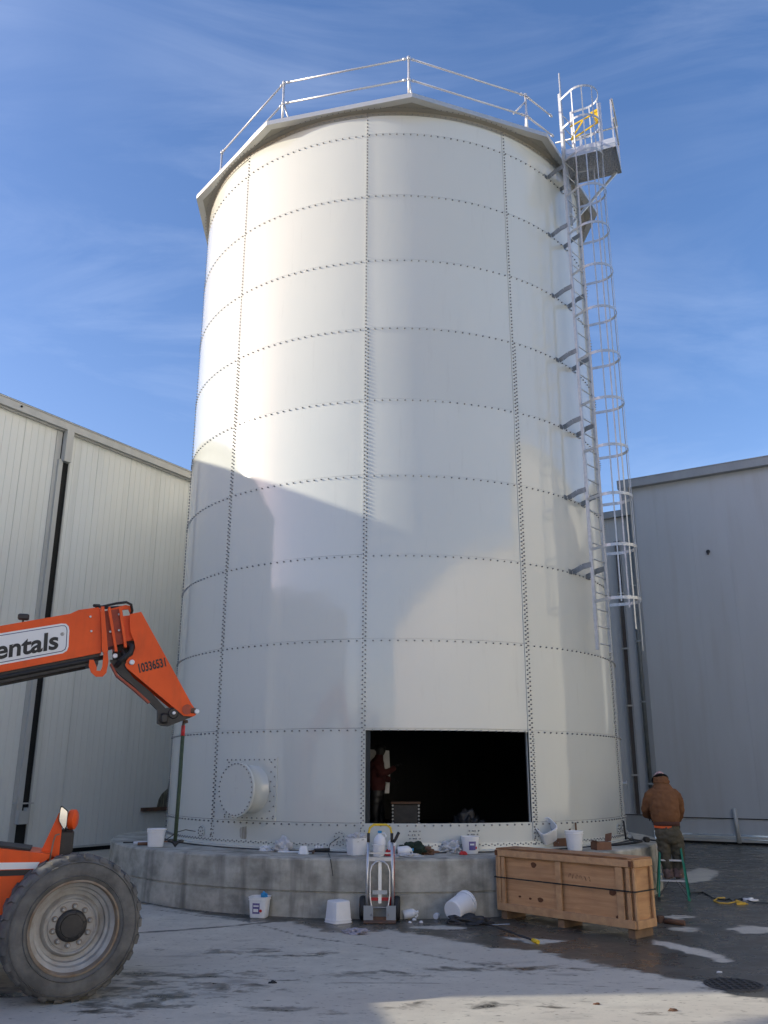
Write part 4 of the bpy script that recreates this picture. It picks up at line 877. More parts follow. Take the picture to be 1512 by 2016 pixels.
    def inset(d):
        out = []
        for i, (x, z) in enumerate(q):
            vx, vz = -.7, 3.315 - .0; 
            a = Vector(q[i - 1]); b = Vector((x, z)); c = Vector(q[(i + 1) % len(q)]); n1_ = (b - a).normalized(); n2_ = (c - b).normalized(); nn = (Vector((n1_.y, -n1_.x)) + Vector((n2_.y, -n2_.x))); nn = nn / max(.4, nn.length ** 2 / 2); out.append((x + nn.x * d, z + nn.y * d))
        return out
    m = MB(); m.prism(inset(.020), .001, off=y0 - .0045); m.build('decal_line', M_NAVY, dc)
    m = MB(); m.prism(inset(.028), .001, off=y0 - .0062); m.build('decal_field', M_WHITE, dc)
    ta = math.atan(.2400)
    Mt = Matrix.Translation((-1.165, y0 - .009, 3.028)) @ Matrix.Rotation(-ta, 4, 'Y') @ Matrix.Rotation(radians(90), 4, 'X')
    text('lettering', 'Rentals', .262, Mt, M_INK, dc, shear=.18, bold=.007, width=.805)
    Mt = Matrix.Translation((-.385, y0 - .009, 3.345)) @ Matrix.Rotation(-ta, 4, 'Y') @ Matrix.Rotation(radians(90), 4, 'X')
    text('registered_mark', '\u00ae', .05, Mt, M_INK, dc)
    # -- jib head
    j = [(.315, 3.630), (.437, 3.663), (1.064, 2.663), (1.125, 2.585), (1.118, 2.54), (1.09, 2.525), (.988, 2.530), (.333, 3.030), (.315, 3.065), (.325, 3.11), (.395, 3.215), (.408, 3.26), (.39, 3.325), (.335, 3.44)]
    m = MB(); m.prism(j, .022, off=y0 + .0); jb = m.build('jib_head', M_ORANGE, t)
    m = MB(); m.prism(j, .022, off=y0 + bw - .06); m.build('far_side_plate', M_ORANGE, jb)
    m = MB(); m.bar((.437, y0 + bw / 2, 3.655), (1.09, y0 + bw / 2, 2.62), bw - .09, .014, (0, 0, 1)); m.build('nose_plate', M_ORANGE, jb)
    Mt = Matrix.Translation((.474, y0 - .003, 2.985)) @ Matrix.Rotation(-math.atan(.30), 4, 'Y') @ Matrix.Rotation(radians(90), 4, 'X')
    text('fleet_number', '10336531', .135, Mt, M_INK, jb, shear=.05, bold=.004, width=.30)
    for (x, z, r_) in ((.199, 3.157, .026), (.383, 3.092, .028), (1.125, 2.579, .026), (.876, 2.557, .018)):
        m = MB(); m.lathe([(r_, 0), (r_, .03), (r_ * .8, .036), (0, .036)], 24, zframe((x, y0 - .0 + (-.005 if x > .3 else .02), z), (0, -1, 0))); m.build('pin', M_PAIL, jb, sharp=35)
    m = MB(); m.lathe([(.055, 0), (.055, .012), (0, .013)], 24, zframe((1.02, y0, 2.60), (0, -1, 0)), 0); m.box((1.085, y0 + .02, 2.59), (.07, .07, .06), bev=.012, mi=1); m.build('tip_boss', [M_ORDK, M_RUST], jb, sharp=35)
    m = MB(); m.prism([(.15, 3.12), (.20, 3.03), (.27, 2.96), (.435, 2.835), (.71, 2.585), (.75, 2.50), (.80, 2.60), (.62, 2.78), (.42, 2.93), (.33, 3.03), (.33, 3.12)], .10, off=y0 + .05); m.build('tilt_arm', M_BLACK, jb)
    m = MB(); m.tube([(.30, y0 + .03, 3.30), (.37, y0 + .0, 3.27), (.36, y0 - .02, 3.19), (.27, y0 + .0, 3.12), (.22, y0 + .03, 3.05)], .028, 10); m.tube([(.26, y0 + .03, 3.22), (.31, y0 + .0, 3.17), (.24, y0 + .0, 3.09)], .022, 8); m.prism([(.17, 3.2), (.24, 3.33), (.40, 3.345), (.40, 3.2), (.33, 3.05), (.2, 3.02)], .06, off=y0 + .08); m.build('hydraulic_hose', M_BLKRUB, jb)
    m = MB(); m.prism([(.705, 2.60), (.715, 2.45), (.76, 2.425), (.84, 2.42), (1.10, 2.53), (1.03, 2.585), (.93, 2.58), (.86, 2.62)], .14, off=y0 + .03); m.box((.78, y0 + .02, 2.50), (.09, .06, .11), bev=.02); m.lathe([(.06, 0), (.05, .02), (0, .02)], 20, zframe((.876, y0 + .03, 2.557), (0, -1, 0))); m.build('coupler', M_BLACK, jb, sharp=35)
    m = MB(); m.prism([(.17, 3.08), (.25, 2.955), (.44, 2.82), (.62, 2.67), (.60, 2.66), (.42, 2.805), (.235, 2.94), (.155, 3.07)], .14, off=y0 + .03); m.build('lower_rib', M_ORDK, jb)
    # work lamp on the boom
    m = MB(); m.box((-.79, y0 + .12, top(-.79) + .075), (.115, .07, .065), bev=.012); m.bar((-.79, y0 + .12, top(-.79)), (-.79, y0 + .12, top(-.79) + .05), .02, .02, (0, 1, 0)); m.build('boom_lamp', M_BLACK, bm)
build_handler()
def build_sling():
    p = Vector((-2.94, 8.5, 0)) + HU * 1.0 + HW * 1.08
    t = thing('lifting_sling', 'olive webbing sling with a red sleeve hanging from the boom tip', 'sling', (p.x, p.y, 1.19))
    m = MB(); m.tube([(0, 0, 1.19), (.002, 0, .6), (-.004, 0, .03)], .02, 10, flat=(.021, .010)); m.build('webbing', M_SLING, t)
    m = MB(); m.tube([(0, 0, 1.24), (0, 0, 1.13)], .02, 10, flat=(.022, .013)); m.build('sleeve', M_RED, t)
    m = MB(); m.tube([(-.0, .0, 1.20), (.0, 0, 1.28), (.015, 0, 1.34)], .014, 8); m.tube([(.0, 0, 1.275), (.045, 0, 1.285)], .018, 8); m.build('shackle', M_RUST, t)
    m = MB(); m.tube([(-.05, 0, .035), (-.02, 0, .02), (0, 0, -.005), (.02, 0, .02), (.055, 0, .03)], .018, 8); m.lathe([(.0, -.02), (.028, -.015), (.03, .015), (0, .02)], 10, Matrix.Translation((-.055, 0, .035))); m.lathe([(.0, -.02), (.028, -.015), (.03, .015), (0, .02)], 10, Matrix.Translation((.06, 0, .03))); m.build('end_hook', M_BLACK, t)
build_sling()

# ------------------------------------------------------------------ timber crate
def build_crate():
    A = Vector((1.42, 13.12, 0)); B = Vector((2.93, 11.52, 0)); d = (B - A).normalized(); L = (B - A).length; rz = atan2(d.y, d.x)
    t = thing('timber_crate', 'long plywood shipping crate with pine battens, black strapping and dark knots', 'crate', A, rz); W = .43; z0, z1 = .11, .90
    m = MB(); m.box((L / 2, W / 2 + .02, (z0 + z1) / 2), (L - .05, W - .05, z1 - z0 - .02)); m.build('plywood_box', M_WOOD, t)
    m = MB(); m.box((L / 2, W / 2 + .01, z1 + .008), (L + .0, W + .02, .02), bev=.003); m.box((L / 2, .0, z1 + .022), (L * .94, .03, .006)); m.build('lid', M_WOODTOP, t)
    def bat(c, s): m = MB(); m.box(c, s, bev=.004); o = m.build('batten', M_WOOD2, t); o['kind'] = 'thing'; del o['kind']; return o
    for zc, hh in ((z1 - .045, .085), (z0 + .05, .095)): bat((L / 2, .0, zc), (L - .02, .035, hh))
    for x, ww in ((.055, .05), (.125, .06), (L * .485, .085), (L - .20, .10), (L - .075, .05)): bat((x, .004, (z0 + z1) / 2), (ww, .028, z1 - z0 - .19))
    for x in (.0, L):
        bat((x, W / 2 + .01, z1 - .045), (.035, W - .0, .085)); bat((x, W / 2 + .01, z0 + .05), (.035, W - .0, .095))
        for y in (.03, W - .02): bat((x, y, (z0 + z1) / 2), (.03, .05, z1 - z0 - .19))
    bat((L / 2, W + .01, z1 - .045), (L - .02, .03, .085)); bat((L / 2, W + .01, z0 + .05), (L - .02, .03, .095))
    for x in (.02, L - .02):
        m = MB(); m.box((x, -.005, z1 - .045), (.045, .04, .07)); m.build('end_grain', M_KNOT, t)
    for x in (.10, L * .48, L - .09): m = MB(); m.box((x, W / 2 + .01, .05), (.10, W - .02, .10), bev=.004); m.build('skid', mat('dirty skid timber', (.24, .15, .085), .85, var=.8, scale=6, col2=(.12, .08, .05)), t)
    zs = z0 + (z1 - z0) * .54
    m = MB(); 
    for (a, b) in (((-.022, -.022), (L + .022, -.022)), ((L + .022, -.022), (L + .022, W + .03)), ((L + .022, W + .03), (-.022, W + .03)), ((-.022, W + .03), (-.022, -.022))): m.bar((a[0], a[1], zs), (b[0], b[1], zs), .004, .017)
    m.build('strapping', M_STRAPK, t)
    for (x, z, rx, rzz) in ((.63, .73, .045, .036), (1.03, .64, .033, .030), (.55, .30, .022, .014), (.72, .30, .045, .03), (1.86, .50, .05, .04), (1.93, .20, .05, .04), (.37, .31, .022, .012)):
        if x > L - .25: x = L - .30
        m = MB(); k = []
        for i in range(20): a = 2 * pi * i / 20; k.append((x + rx * cos(a) * (1 + .15 * sin(3 * a + x)), z + rzz * sin(a)))
        m.prism(k, .004, off=.041 - .002 - .0); m.build('knot', M_KNOT, t)
    # shallow scribble of crayon on the board
    m = MB(); rs = random.Random(3); x = 1.22; 
    for ch in range(6):
        pts = [(x + .02 * cos(a * .9 + ch), .038, .645 - ch * .004 + .028 * sin(a * 1.3 + ch * 2)) for a in range(5)]; m.tube(pts, .0016, 5); x += .06
    m.build('crayon_scribble', M_RUST, t)
build_crate()

# ------------------------------------------------------------------ hand truck
def build_truck():
    t = thing('hand_truck', 'aluminium hand truck with yellow loop handle leaning on the round slab', 'hand truck', (-.22, 12.80, 0)); H = 1.23; lean = .10
    def Q(x, z, y=0): return (x, y + lean * z, z)
    hw = .165
    for s_ in (-1, 1):
        m = MB(); m.tube([Q(s_ * (hw + .012), .06), Q(s_ * (hw + .01), .55), Q(s_ * (hw), 1.02)], .019, 10, flat=(.021, .016)); m.build('side_rail', M_ALU, t)
        m = MB(); m.tube([Q(s_ * .115, .07, -.03), Q(s_ * .115, .20, -.03), Q(s_ * .135, .32, -.02), Q(s_ * .135, .62, -.02), Q(s_ * .11, .70, -.02), Q(s_ * .06, .745, -.02), Q(0, .76, -.02)], .011, 8); m.build('inner_hoop', M_ALU, t)
        wt = bpy.data.objects.new('wheel', None); COL.objects.link(wt); wt.parent = t; wt.location = (s_ * .235, .13, .155); M = zframe((0, 0, 0), (s_, 0, 0))
        m = MB(); m.lathe([(.075, -.04), (.13, -.045), (.15, -.03), (.155, 0), (.15, .03), (.13, .045), (.075, .04)], 32, M); m.build('tyre', M_BLKRUB, wt); m = MB(); m.lathe([(.076, -.03), (.03, -.01), (.03, .02), (0, .02)], 20, M); m.build('rim', M_GALV, wt)
        m = MB(); m.prism([(s_ * .22, .02), (s_ * .22, .20), (s_ * .09, .20), (s_ * .09, .02)], .012, off=-.03); m.build('toe_bracket', M_TRIMR, t)
        m = MB(); m.bar((s_ * .14, .13, .16), Q(s_ * .16, .30), .02, .03, (1, 0, 0)); m.build('axle_bracket', M_RED if s_ > 0 else M_GALV, t)
    m = MB(); m.tube([Q(-hw, .98), Q(-hw, 1.10), Q(-hw + .02, 1.19), Q(-.09, H), Q(.09, H), Q(hw - .02, 1.19), Q(hw, 1.10), Q(hw, .98)], .015, 10); m.build('loop_handle', M_YEL, t)
    for s_ in (-1, 1): m = MB(); m.tube([Q(s_ * hw, 1.0), Q(s_ * hw, 1.12)], .021, 10); m.build('grip', M_BLKRUB if s_ > 0 else M_BLACK, t)
    for z, hh in ((.86, .02), (.60, .05), (.82 - .04, .05)):
        if z == .60: continue
        m = MB(); m.bar(Q(-hw, z), Q(hw, z), .02, hh); m.build('cross_bar', M_ALU, t)
    m = MB(); m.bar(Q(-.10, .36), Q(.10, .36), .015, .05); m.build('cross_bar', M_GALV, t)
    m = MB(); m.bar(Q(-.0, .78, .03), Q(.0, .22, .03), .045, .02, (0, 1, 0)); m.build('centre_strut', M_ALU, t)
    m = MB(); m.tube([Q(hw + .03, .20, .03), Q(hw + .03, .95, .03)], .006, 8); m.bar(Q(-.16, .27, .05), Q(.16, .27, .05), .02, .04); m.build('red_brace', M_RED, t)
    m = MB(); m.tube([Q(hw + .02, 1.0, .0), Q(hw + .05, 1.04, .0), Q(hw + .10, 1.13, .01)], .022, 10); m.build('side_grip', M_BLKRUB, t)
    m = MB(); m.box((0, -.11, .012), (.44, .22, .012), bev=.003); m.box((0, .0, .03), (.40, .014, .06)); m.build('toe_plate', M_RUST, t)
    m = MB(); m.tube([(-.2, .13, .155), (.2, .13, .155)], .010, 8); m.build('axle', M_GALV, t)
build_truck()

# ------------------------------------------------------------------ buckets and pails
def sq_ring(r, z, n=32, k=5.):
    out = []
    for j in range(n):
        a = 2 * pi * j / n + pi / 4; c, s_ = cos(a), sin(a); q = r / ((abs(c) ** k + abs(s_) ** k) ** (1 / k)); out.append((q * c, q * s_, z))
    return out
def pail(name, label, loc, rb, rt, h, square=False, M=None, label_art=0, group=None, lid=False, fill=None, rz=0., handle=True):
    t = thing(name, label, 'pail' if square else 'bucket', loc, rz, group); M = M or Matrix.Identity(4); n = 32
    prof = [(rb * .0, .0, 0), (rb * .94, 0, 1), (rb, .01, 1), (rt * .98, h * .84, 1), (rt * 1.04, h * .85, 1), (rt * 1.04, h * .885, 1), (rt * 1.0, h * .89, 1), (rt * 1.0, h * .955, 1), (rt * 1.06, h * .96, 1), (rt * 1.06, h, 1), (rt * .98, h, 1), (rb * .95, .02, 1), (0, .02, 0)]
    if lid: prof = prof[:9] + [(rt * 1.07, h * .965, 1), (rt * 1.07, h * 1.03, 1), (rt * 1.0, h * 1.035, 1), (rt * .97, h * 1.01, 1), (0, h * 1.01, 0)]
    m = MB(); vs = []
    for r, z, _ in prof: vs += sq_ring(max(r, .0005), z, n) if square else [(max(r, .0005) * cos(2 * pi * j / n), max(r, .0005) * sin(2 * pi * j / n), z) for j in range(n)]
    m.add(vs, [(i * n + j, i * n + (j + 1) % n, (i + 1) * n + (j + 1) % n, (i + 1) * n + j) for i in range(len(prof) - 1) for j in range(n)], 0, True, M); m.build('shell', M_PAIL, t, sharp=30)
    if label_art:
        m = MB(); zz = (.22 * h, .72 * h)
        if square:
            f = lambda x, z: (x, -(rb + (rt - rb) * z / h) * 1.0 - .003, z)
            w0 = rb * .55 * label_art; m.add([f(-w0 - .02 * 0, zz[0]), f(w0 * .6, zz[0]), f(w0 * .6, zz[1]), f(-w0, zz[1])], [(0, 1, 2, 3)], 0, False, M)
            m.add([f(-w0 * .8, h * .55), f(w0 * .4, h * .55), f(w0 * .4, h * .62), f(-w0 * .8, h * .62)], [(0, 1, 2, 3)], 1, False, M @ Matrix.Translation((0, -.002, 0))); m.add([f(-w0 * .8, h * .3), f(w0 * .3, h * .3), f(w0 * .3, h * .45), f(-w0 * .8, h * .45)], [(0, 1, 2, 3)], 1, False, M @ Matrix.Translation((0, -.002, 0)))
            m.add([f(w0 * .85 + .02 * cos(a * pi / 6), h * .36 + .02 * sin(a * pi / 6)) for a in range(12)], [tuple(range(12))], 2, False, M @ Matrix.Translation((0, -.003, 0)))
        else:
            def f(a, z, o=.002): r_ = rb + (rt - rb) * z / h / .84 * .98 + o; return (r_ * sin(a), -r_ * cos(a), z)
            nn = 8; vs = [f(-.42 + .84 * j / nn, z) for z in zz for j in range(nn + 1)]; m.add(vs, [(j, j + 1, nn + 2 + j, nn + 1 + j) for j in range(nn)], 0, True, M)
            vs = [f(-.3 + .5 * j / nn, z, .0035) for z in (.5 * h, .6 * h) for j in range(nn + 1)]; m.add(vs, [(j, j + 1, nn + 2 + j, nn + 1 + j) for j in range(nn)], 1, True, M)
            m.add([f(.5 + .12 * cos(a * pi / 6), h * .35 + .02 * sin(a * pi / 6), .004) for a in range(12)], [tuple(range(12))], 2, False, M)
        m.build('label', [M_LABEL, M_WHITE, M_RED], t)
    if handle:
        m = MB(); zt = h * .87; pts = [(rt * 1.07 * cos(a), rt * 1.07 * sin(a) * .25 - rt * .95 * sin(a) * .3 - .0, zt - rt * .62 * sin(a)) for a in [pi * i / 14 for i in range(15)]]
        pts = [(rt * 1.07 * cos(a), -rt * 1.09 * abs(sin(a)) ** .8, zt - rt * .35 * sin(a)) for a in [pi * i / 14 for i in range(15)]]
        m.tube([M @ Vector(p) for p in pts], .0025, 5); m.build('handle', M_GALV, t)
    return t
def crumple(name, label, cat, loc, size, m_, seed=0, flat=1., parent=None, n=5, rz=0., group=None, amp=.45, freq=3.):
    import bmesh
    bm = bmesh.new(); bmesh.ops.create_icosphere(bm, subdivisions=n, radius=1)
    for v in bm.verts:
        q = v.co.copy(); k = 1 + amp * noise.noise(q * freq + Vector((seed, 0, 0))) + amp * .8 * noise.noise(q * freq * .6 + Vector((0, seed, 0))) - amp * .55 * abs(noise.noise(q * freq * 1.3 + Vector((seed, seed, 0)))) + amp * .12 * noise.noise(q * freq * 4 + Vector((0, 0, seed)))
        v.co = Vector((q.x * k * size[0], q.y * k * size[1], max(-.0, q.z * k * flat + .35) * size[2]))
    me = bpy.data.meshes.new(name); bm.to_mesh(me); bm.free(); me.materials.append(m_); [setattr(p, 'use_smooth', True) for p in me.polygons]
    o = bpy.data.objects.new(name, me); COL.objects.link(o); o.location = loc; o.rotation_euler = (0, 0, rz)
    if parent is not None: o.parent = parent
    elif label: tag(o, label, cat, group)
    return o
# on the yard
pail('square_pail', 'square white pail with purple label and red dot standing on the yard', (-1.91, 13.12, 0), .115, .135, .27, True, label_art=1, rz=radians(-8), handle=False)
crumple('glove', 'bright blue glove lying over the rim of the labelled pail', 'glove', (-1.84, 13.06, .262), (.045, .035, .05), M_BLUE, 3)
pail('square_pail', 'plain square white pail turned upside down on the wet concrete', (-.78, 12.72, 0), .125, .145, .27, True, M=Matrix.Translation((0, 0, .272)) @ Matrix.Rotation(pi, 4, 'X'), rz=radians(38), handle=False)
pail('tipped_bucket', 'round white bucket tipped on its side with its base towards us', (.74, 12.78, 0), .135, .155, .36, False, M=Matrix.Translation((0.02, -.12, .15)) @ Matrix.Rotation(radians(-38), 4, 'Z') @ Matrix.Rotation(radians(-78), 4, 'X'), handle=True)
crumple('rag', 'grey lilac rag dropped on the open concrete', 'rag', (-.50, 11.85, 0), (.15, .07, .05), M_RAG, 5, rz=-.3, amp=.7)
def jug(name, label, loc, rz, M=None, s=1., cat='jug', capm=None):
    t = thing(name, label, cat, loc, rz); M = (M or Matrix.Identity(4)) @ Matrix.Scale(s, 4); m = MB(); m.lathe([(.0, 0), (.07, 0), (.078, .01), (.078, .17), (.07, .20), (.04, .235), (.022, .25), (.022, .27)], 24, M); m.build('body', M_PAIL, t, sharp=40)
    m = MB(); m.lathe([(.026, .262), (.026, .29), (0, .29)], 14, M); m.build('cap', capm or M_BLUE, t); m = MB(); m.tube([M @ Vector(p) for p in ((.06, 0, .2), (.085, 0, .23), (.06, 0, .262), (.02, 0, .255))], .011, 8); m.build('handle', M_PAIL, t); return t
jug('bottle', 'white plastic bottle lying in the puddle by the hand truck wheel', (.10, 12.98, .055), radians(10), Matrix.Rotation(radians(80), 4, 'Y'), .75, 'bottle', M_PAIL)
for i, (x, y, s_) in enumerate(((.25, 12.9, .03), (.34, 12.72, .026), (.19, 12.7, .022))):
    crumple('debris_scrap', ['small white scrap nearest the slab in the puddle', 'largest white foam scrap right of the hand truck', 'small pale scrap near the hand truck toe plate'][i], 'scrap', (x, y, 0), (s_, s_ * .8, s_ * .7), M_PAIL, i + 9, n=3)
jug('bottle', 'small pale bottle lying left of the tipped bucket', (.55, 13.0, .035), radians(70), Matrix.Rotation(radians(85), 4, 'Y'), .5, 'bottle', M_PAIL)
crumple('black_bag', 'crumpled black bag on the ground in front of the tipped bucket', 'bag', (.98, 12.62, 0), (.30, .10, .085), M_BLACK, 11, rz=-.12, amp=.35)
def pole():
    a, b = Vector((1.15, 12.45, .05)), Vector((1.66, 11.23, .028)); t = thing('extension_pole', 'thin black pole with a yellow end cap lying in front of the crate', 'pole', a)
    m = MB(); m.tube([(0, 0, 0), b - a], .013, 8); m.build('shaft', M_BLACK, t); d = (b - a).normalized(); m = MB(); m.tube([b - a - d * .08, b - a + d * .04], .024, 12); m.build('end_cap', M_YEL, t)
pole()
m = MB(); m.tube([(1.0, 12.9, .02), (1.08, 12.75, .08), (1.16, 12.72, .06), (1.12, 12.6, .015), (1.3, 12.5, .012), (1.5, 12.45, .03)], .005, 6); tag(m.build('wire_loop', M_GALV), 'thin loose wire loop between the black bag and the crate', 'wire')
# on the slab
pail('square_pail', 'square white lidded pail on the slab, beside the hanging sling', (-3.93, 15.0, SLAB), .125, .145, .27, True, lid=True, rz=radians(15), handle=False)
pail('square_pail', 'square white pail on the slab stuffed with clear film, left of the hand truck', (-.58, 13.62, SLAB), .12, .14, .24, True, rz=radians(28), handle=False)
crumple('film_wad', 'wad of clear film bulging out of the square pail', 'plastic film', (-.58, 13.62, SLAB + .19), (.13, .12, .09), M_FILM, 21)
jug('jug', 'white plastic jug standing on the slab behind the hand truck', (-.24, 13.70, SLAB), 0, None, 1.15)
pail('bucket', 'small white bucket seen between the hand truck rails', (-.25, 13.42, SLAB), .075, .085, .16, False, handle=False)
jug('jug', 'short white jug behind the right rail of the hand truck', (-.06, 13.72, SLAB), 1., None, .85)
crumple('red_cloth', 'small red cloth on the slab behind the hand truck', 'cloth', (-.11, 13.50, SLAB), (.05, .04, .06), M_RED, 4)
jug('jug', 'white jug lying on its side right of the hand truck', (.03, 13.45, SLAB + .07), radians(5), Matrix.Rotation(radians(85), 4, 'Y'), .8)
crumple('work_coat', 'dark green coat bundled on the slab right of the hand truck', 'coat', (.22, 13.72, SLAB), (.20, .10, .13), mat('dark green cloth', (.022, .04, .025), .9, var=.5), 31, rz=-.35, amp=.55)
crumple('plastic_sheet', 'clear plastic sheet lying on the slab beside the green coat', 'plastic film', (.18, 13.40, SLAB), (.20, .08, .035), M_FILM, 8)
crumple('dark_net', 'tangled dark netting at the right end of the green coat', 'net', (.47, 13.78, SLAB), (.12, .08, .06), M_RUST, 17, amp=.8)
pail('bucket', 'round white bucket with purple label on the slab below the opening', (1.13, 13.98, SLAB), .115, .135, .245, False, label_art=1, rz=.2, handle=False)
crumple('plastic_bag', 'clear plastic bag of scraps left of the labelled bucket on the slab', 'plastic bag', (.85, 14.02, SLAB), (.17, .10, .12), M_FILM, 51, amp=.6)
crumple('glove', 'orange red glove in front of the labelled bucket on the slab', 'glove', (1.0, 13.72, SLAB), (.05, .03, .04), M_RED, 6)
pail('tipped_pail', 'square white pail tilted on its corner on a brown box behind the crate', (2.44, 14.75, SLAB + .10), .12, .145, .27, True, M=Matrix.Translation((0, 0, .06)) @ Matrix.Rotation(radians(-24), 4, 'Y') @ Matrix.Rotation(radians(34), 4, 'X'), rz=radians(12), handle=False)
pail('bucket', 'round white bucket on the slab behind the right half of the crate', (2.83, 14.6, SLAB), .115, .14, .29, False, rz=.2, handle=False)
def carton(label, loc, size, rz, flap=True):
    t = thing('carton', label, 'cardboard box', loc, rz); m = MB(); m.box((0, 0, size[2] / 2), size, bev=.002); m.build('body', M_CARD, t)
    if flap:
        m = MB(); m.bar((-size[0] / 2, -size[1] / 2, size[2]), (-size[0] / 2 - .08, -size[1] / 2 - .03, size[2] + .03), size[1] * .6, .004); m.bar((size[0] / 2, 0, size[2]), (size[0] / 2 + .03, .02, size[2] + .12), size[1], .004, (1, 0, 0)); m.build('flap', M_CARD, t)
    return t
carton('brown cardboard box under the tilted square pail', (2.62, 14.98, SLAB), (.36, .26, .16), .5)
carton('open brown cardboard box on the slab near the right end of the crate', (3.28, 14.75, SLAB), (.26, .2, .12), .3)
m = MB(); m.box((0, 0, .02), (.34, .10, .04), bev=.01); o = m.build('sealant_tray', M_FILM, None, (1.98, 14.35, SLAB)); o.rotation_euler = (0, 0, .25); tag(o, 'low grey tray on the slab left of the tilted pail', 'tray')
crumple('plastic_bag', 'clump of clear film standing on the slab below the manway', 'plastic bag', (-1.74, 14.15, SLAB), (.13, .09, .15), M_FILM, 61, amp=.5)
crumple('tissue', 'white crumpled tissue left of the clear film clump', 'tissue', (-2.02, 14.25, SLAB), (.08, .05, .06), M_PAIL, 63, amp=.6)
pail('tub', 'small white tub upside down on the slab right of the clear film', (-1.38, 13.78, SLAB), .055, .075, .11, True, M=Matrix.Translation((0, 0, .11)) @ Matrix.Rotation(pi, 4, 'X'), handle=False)
def tools():
    t = thing('caulking_gun', 'dark caulking gun lying on the slab right of the white tub', 'caulking gun', (-1.12, 13.95, SLAB), .3)
    m = MB(); m.tube([(-.12, 0, .04), (.12, 0, .045)], .026, 10); m.build('barrel', M_BLACK, t); m = MB(); m.bar((-.12, 0, .04), (-.16, -.1, .01), .03, .02); m.tube([(-.12, 0, .04), (-.28, 0, .02)], .006, 6); m.build('grip', M_RUST, t)
    m = MB(); 
    for i in range(3): m.box((i * .045, 0, .045), (.035, .05, .09), bev=.006)
    tag(m.build('cartridge_box', M_PAIL, None, (-1.22, 14.12, SLAB)), 'short row of white cartridges against the tank foot', 'cartridges')
    m = MB(); m.box((0, 0, .012), (.34, .07, .022), bev=.005); o = m.build('white_batten', M_PAIL, None, (-1.62, 13.99, SLAB)); o.rotation_euler = (0, 0, -.12); tag(o, 'flat white strip in front of the clear film clump', 'strip')
    # pile at the left of the slab
    for i, (x, y, r_, l, mm, lb) in enumerate(((-4.45, 15.55, .2, .34, M_BLACK, 'black pry bar at the left end of the slab'), (-4.28, 15.42, .5, .26, M_PAIL, 'cream sealant tube left of the lidded pail'), (-4.18, 15.25, .1, .22, M_CARD, 'brown wooden wedge left of the lidded pail'), (-4.12, 15.62, .35, .5, M_RUST, 'rusty rod behind the lidded pail'))):
        m = MB(); m.tube([(-l / 2, 0, .025), (l / 2, 0, .03)], .012 if i in (0, 3) else .026, 10); o = m.build(['pry_bar', 'sealant_tube', 'wooden_wedge', 'steel_rod'][i], mm, None, (x, y, SLAB)); o.rotation_euler = (0, 0, r_); tag(o, lb, ['pry bar', 'tube', 'wedge', 'rod'][i])
    t = thing('mallet', 'black rubber mallet on the right edge of the slab by the worker', 'mallet', (4.45, 16.35, SLAB), .1); m = MB(); m.tube([(0, -.05, .045), (0, .08, .045)], .045, 14); m.build('head', M_BLKRUB, t); m = MB(); m.tube([(0.02, 0, .045), (.22, -.05, .02)], .014, 8); m.tube([(-.02, 0, .045), (-.35, .02, .015)], .006, 6); m.build('handle', M_BLACK, t)
    m = MB(); m.tube([(-3.35, 15.28, .99), (-3.5, 15.2, 1.02), (-3.65, 15.25, .98), (-3.85, 15.35, .85), (-3.95, 15.4, .79)], .007, 6); tag(m.build('flange_cable', M_CORD), 'thin dark cable from the left blank flange', 'cable')
    m = MB(); m.tube([(-.87, 14.1, .98), (-.92, 14.02, .95), (-1.0, 13.95, .90), (-1.02, 13.85, .79), (-.95, 13.3, .775), (-.92, 13.02, .76), (-.88, 12.99, .55)], .005, 6); tag(m.build('flange_cable', M_CORD), 'thin dark cable from the middle blank flange down the slab face', 'cable')
    m = MB(); m.tube([cyl(64.5, 1.12, R + .06), cyl(64.5, .80, R + .08)], .018, 8); m.tube([cyl(64.5, .84, R + .08), (4.2, 16.1, .79), (3.9, 15.7, .785)], .012, 6); tag(m.build('standpipe', M_BLACK), 'short dark standpipe at the tank foot right side', 'pipe')
    m = MB(); m.bar(cyl(40.5, 1.16, R + .05), cyl(40.5, .80, R + .06), .02, .02); tag(m.build('steel_peg', M_RUST), 'thin dark steel rod upright against the tank behind the crate', 'rod')
    m = MB(); m.tube([(3.2, 15.15, .79), (3.7, 15.5, .785), (4.1, 15.85, .80), (4.35, 16.3, .79), (4.3, 16.9, .79)], .016, 8); tag(m.build('slab_hose', M_BLKRUB), 'dark hose curling round the tank foot on the right of the slab', 'hose')
tools()

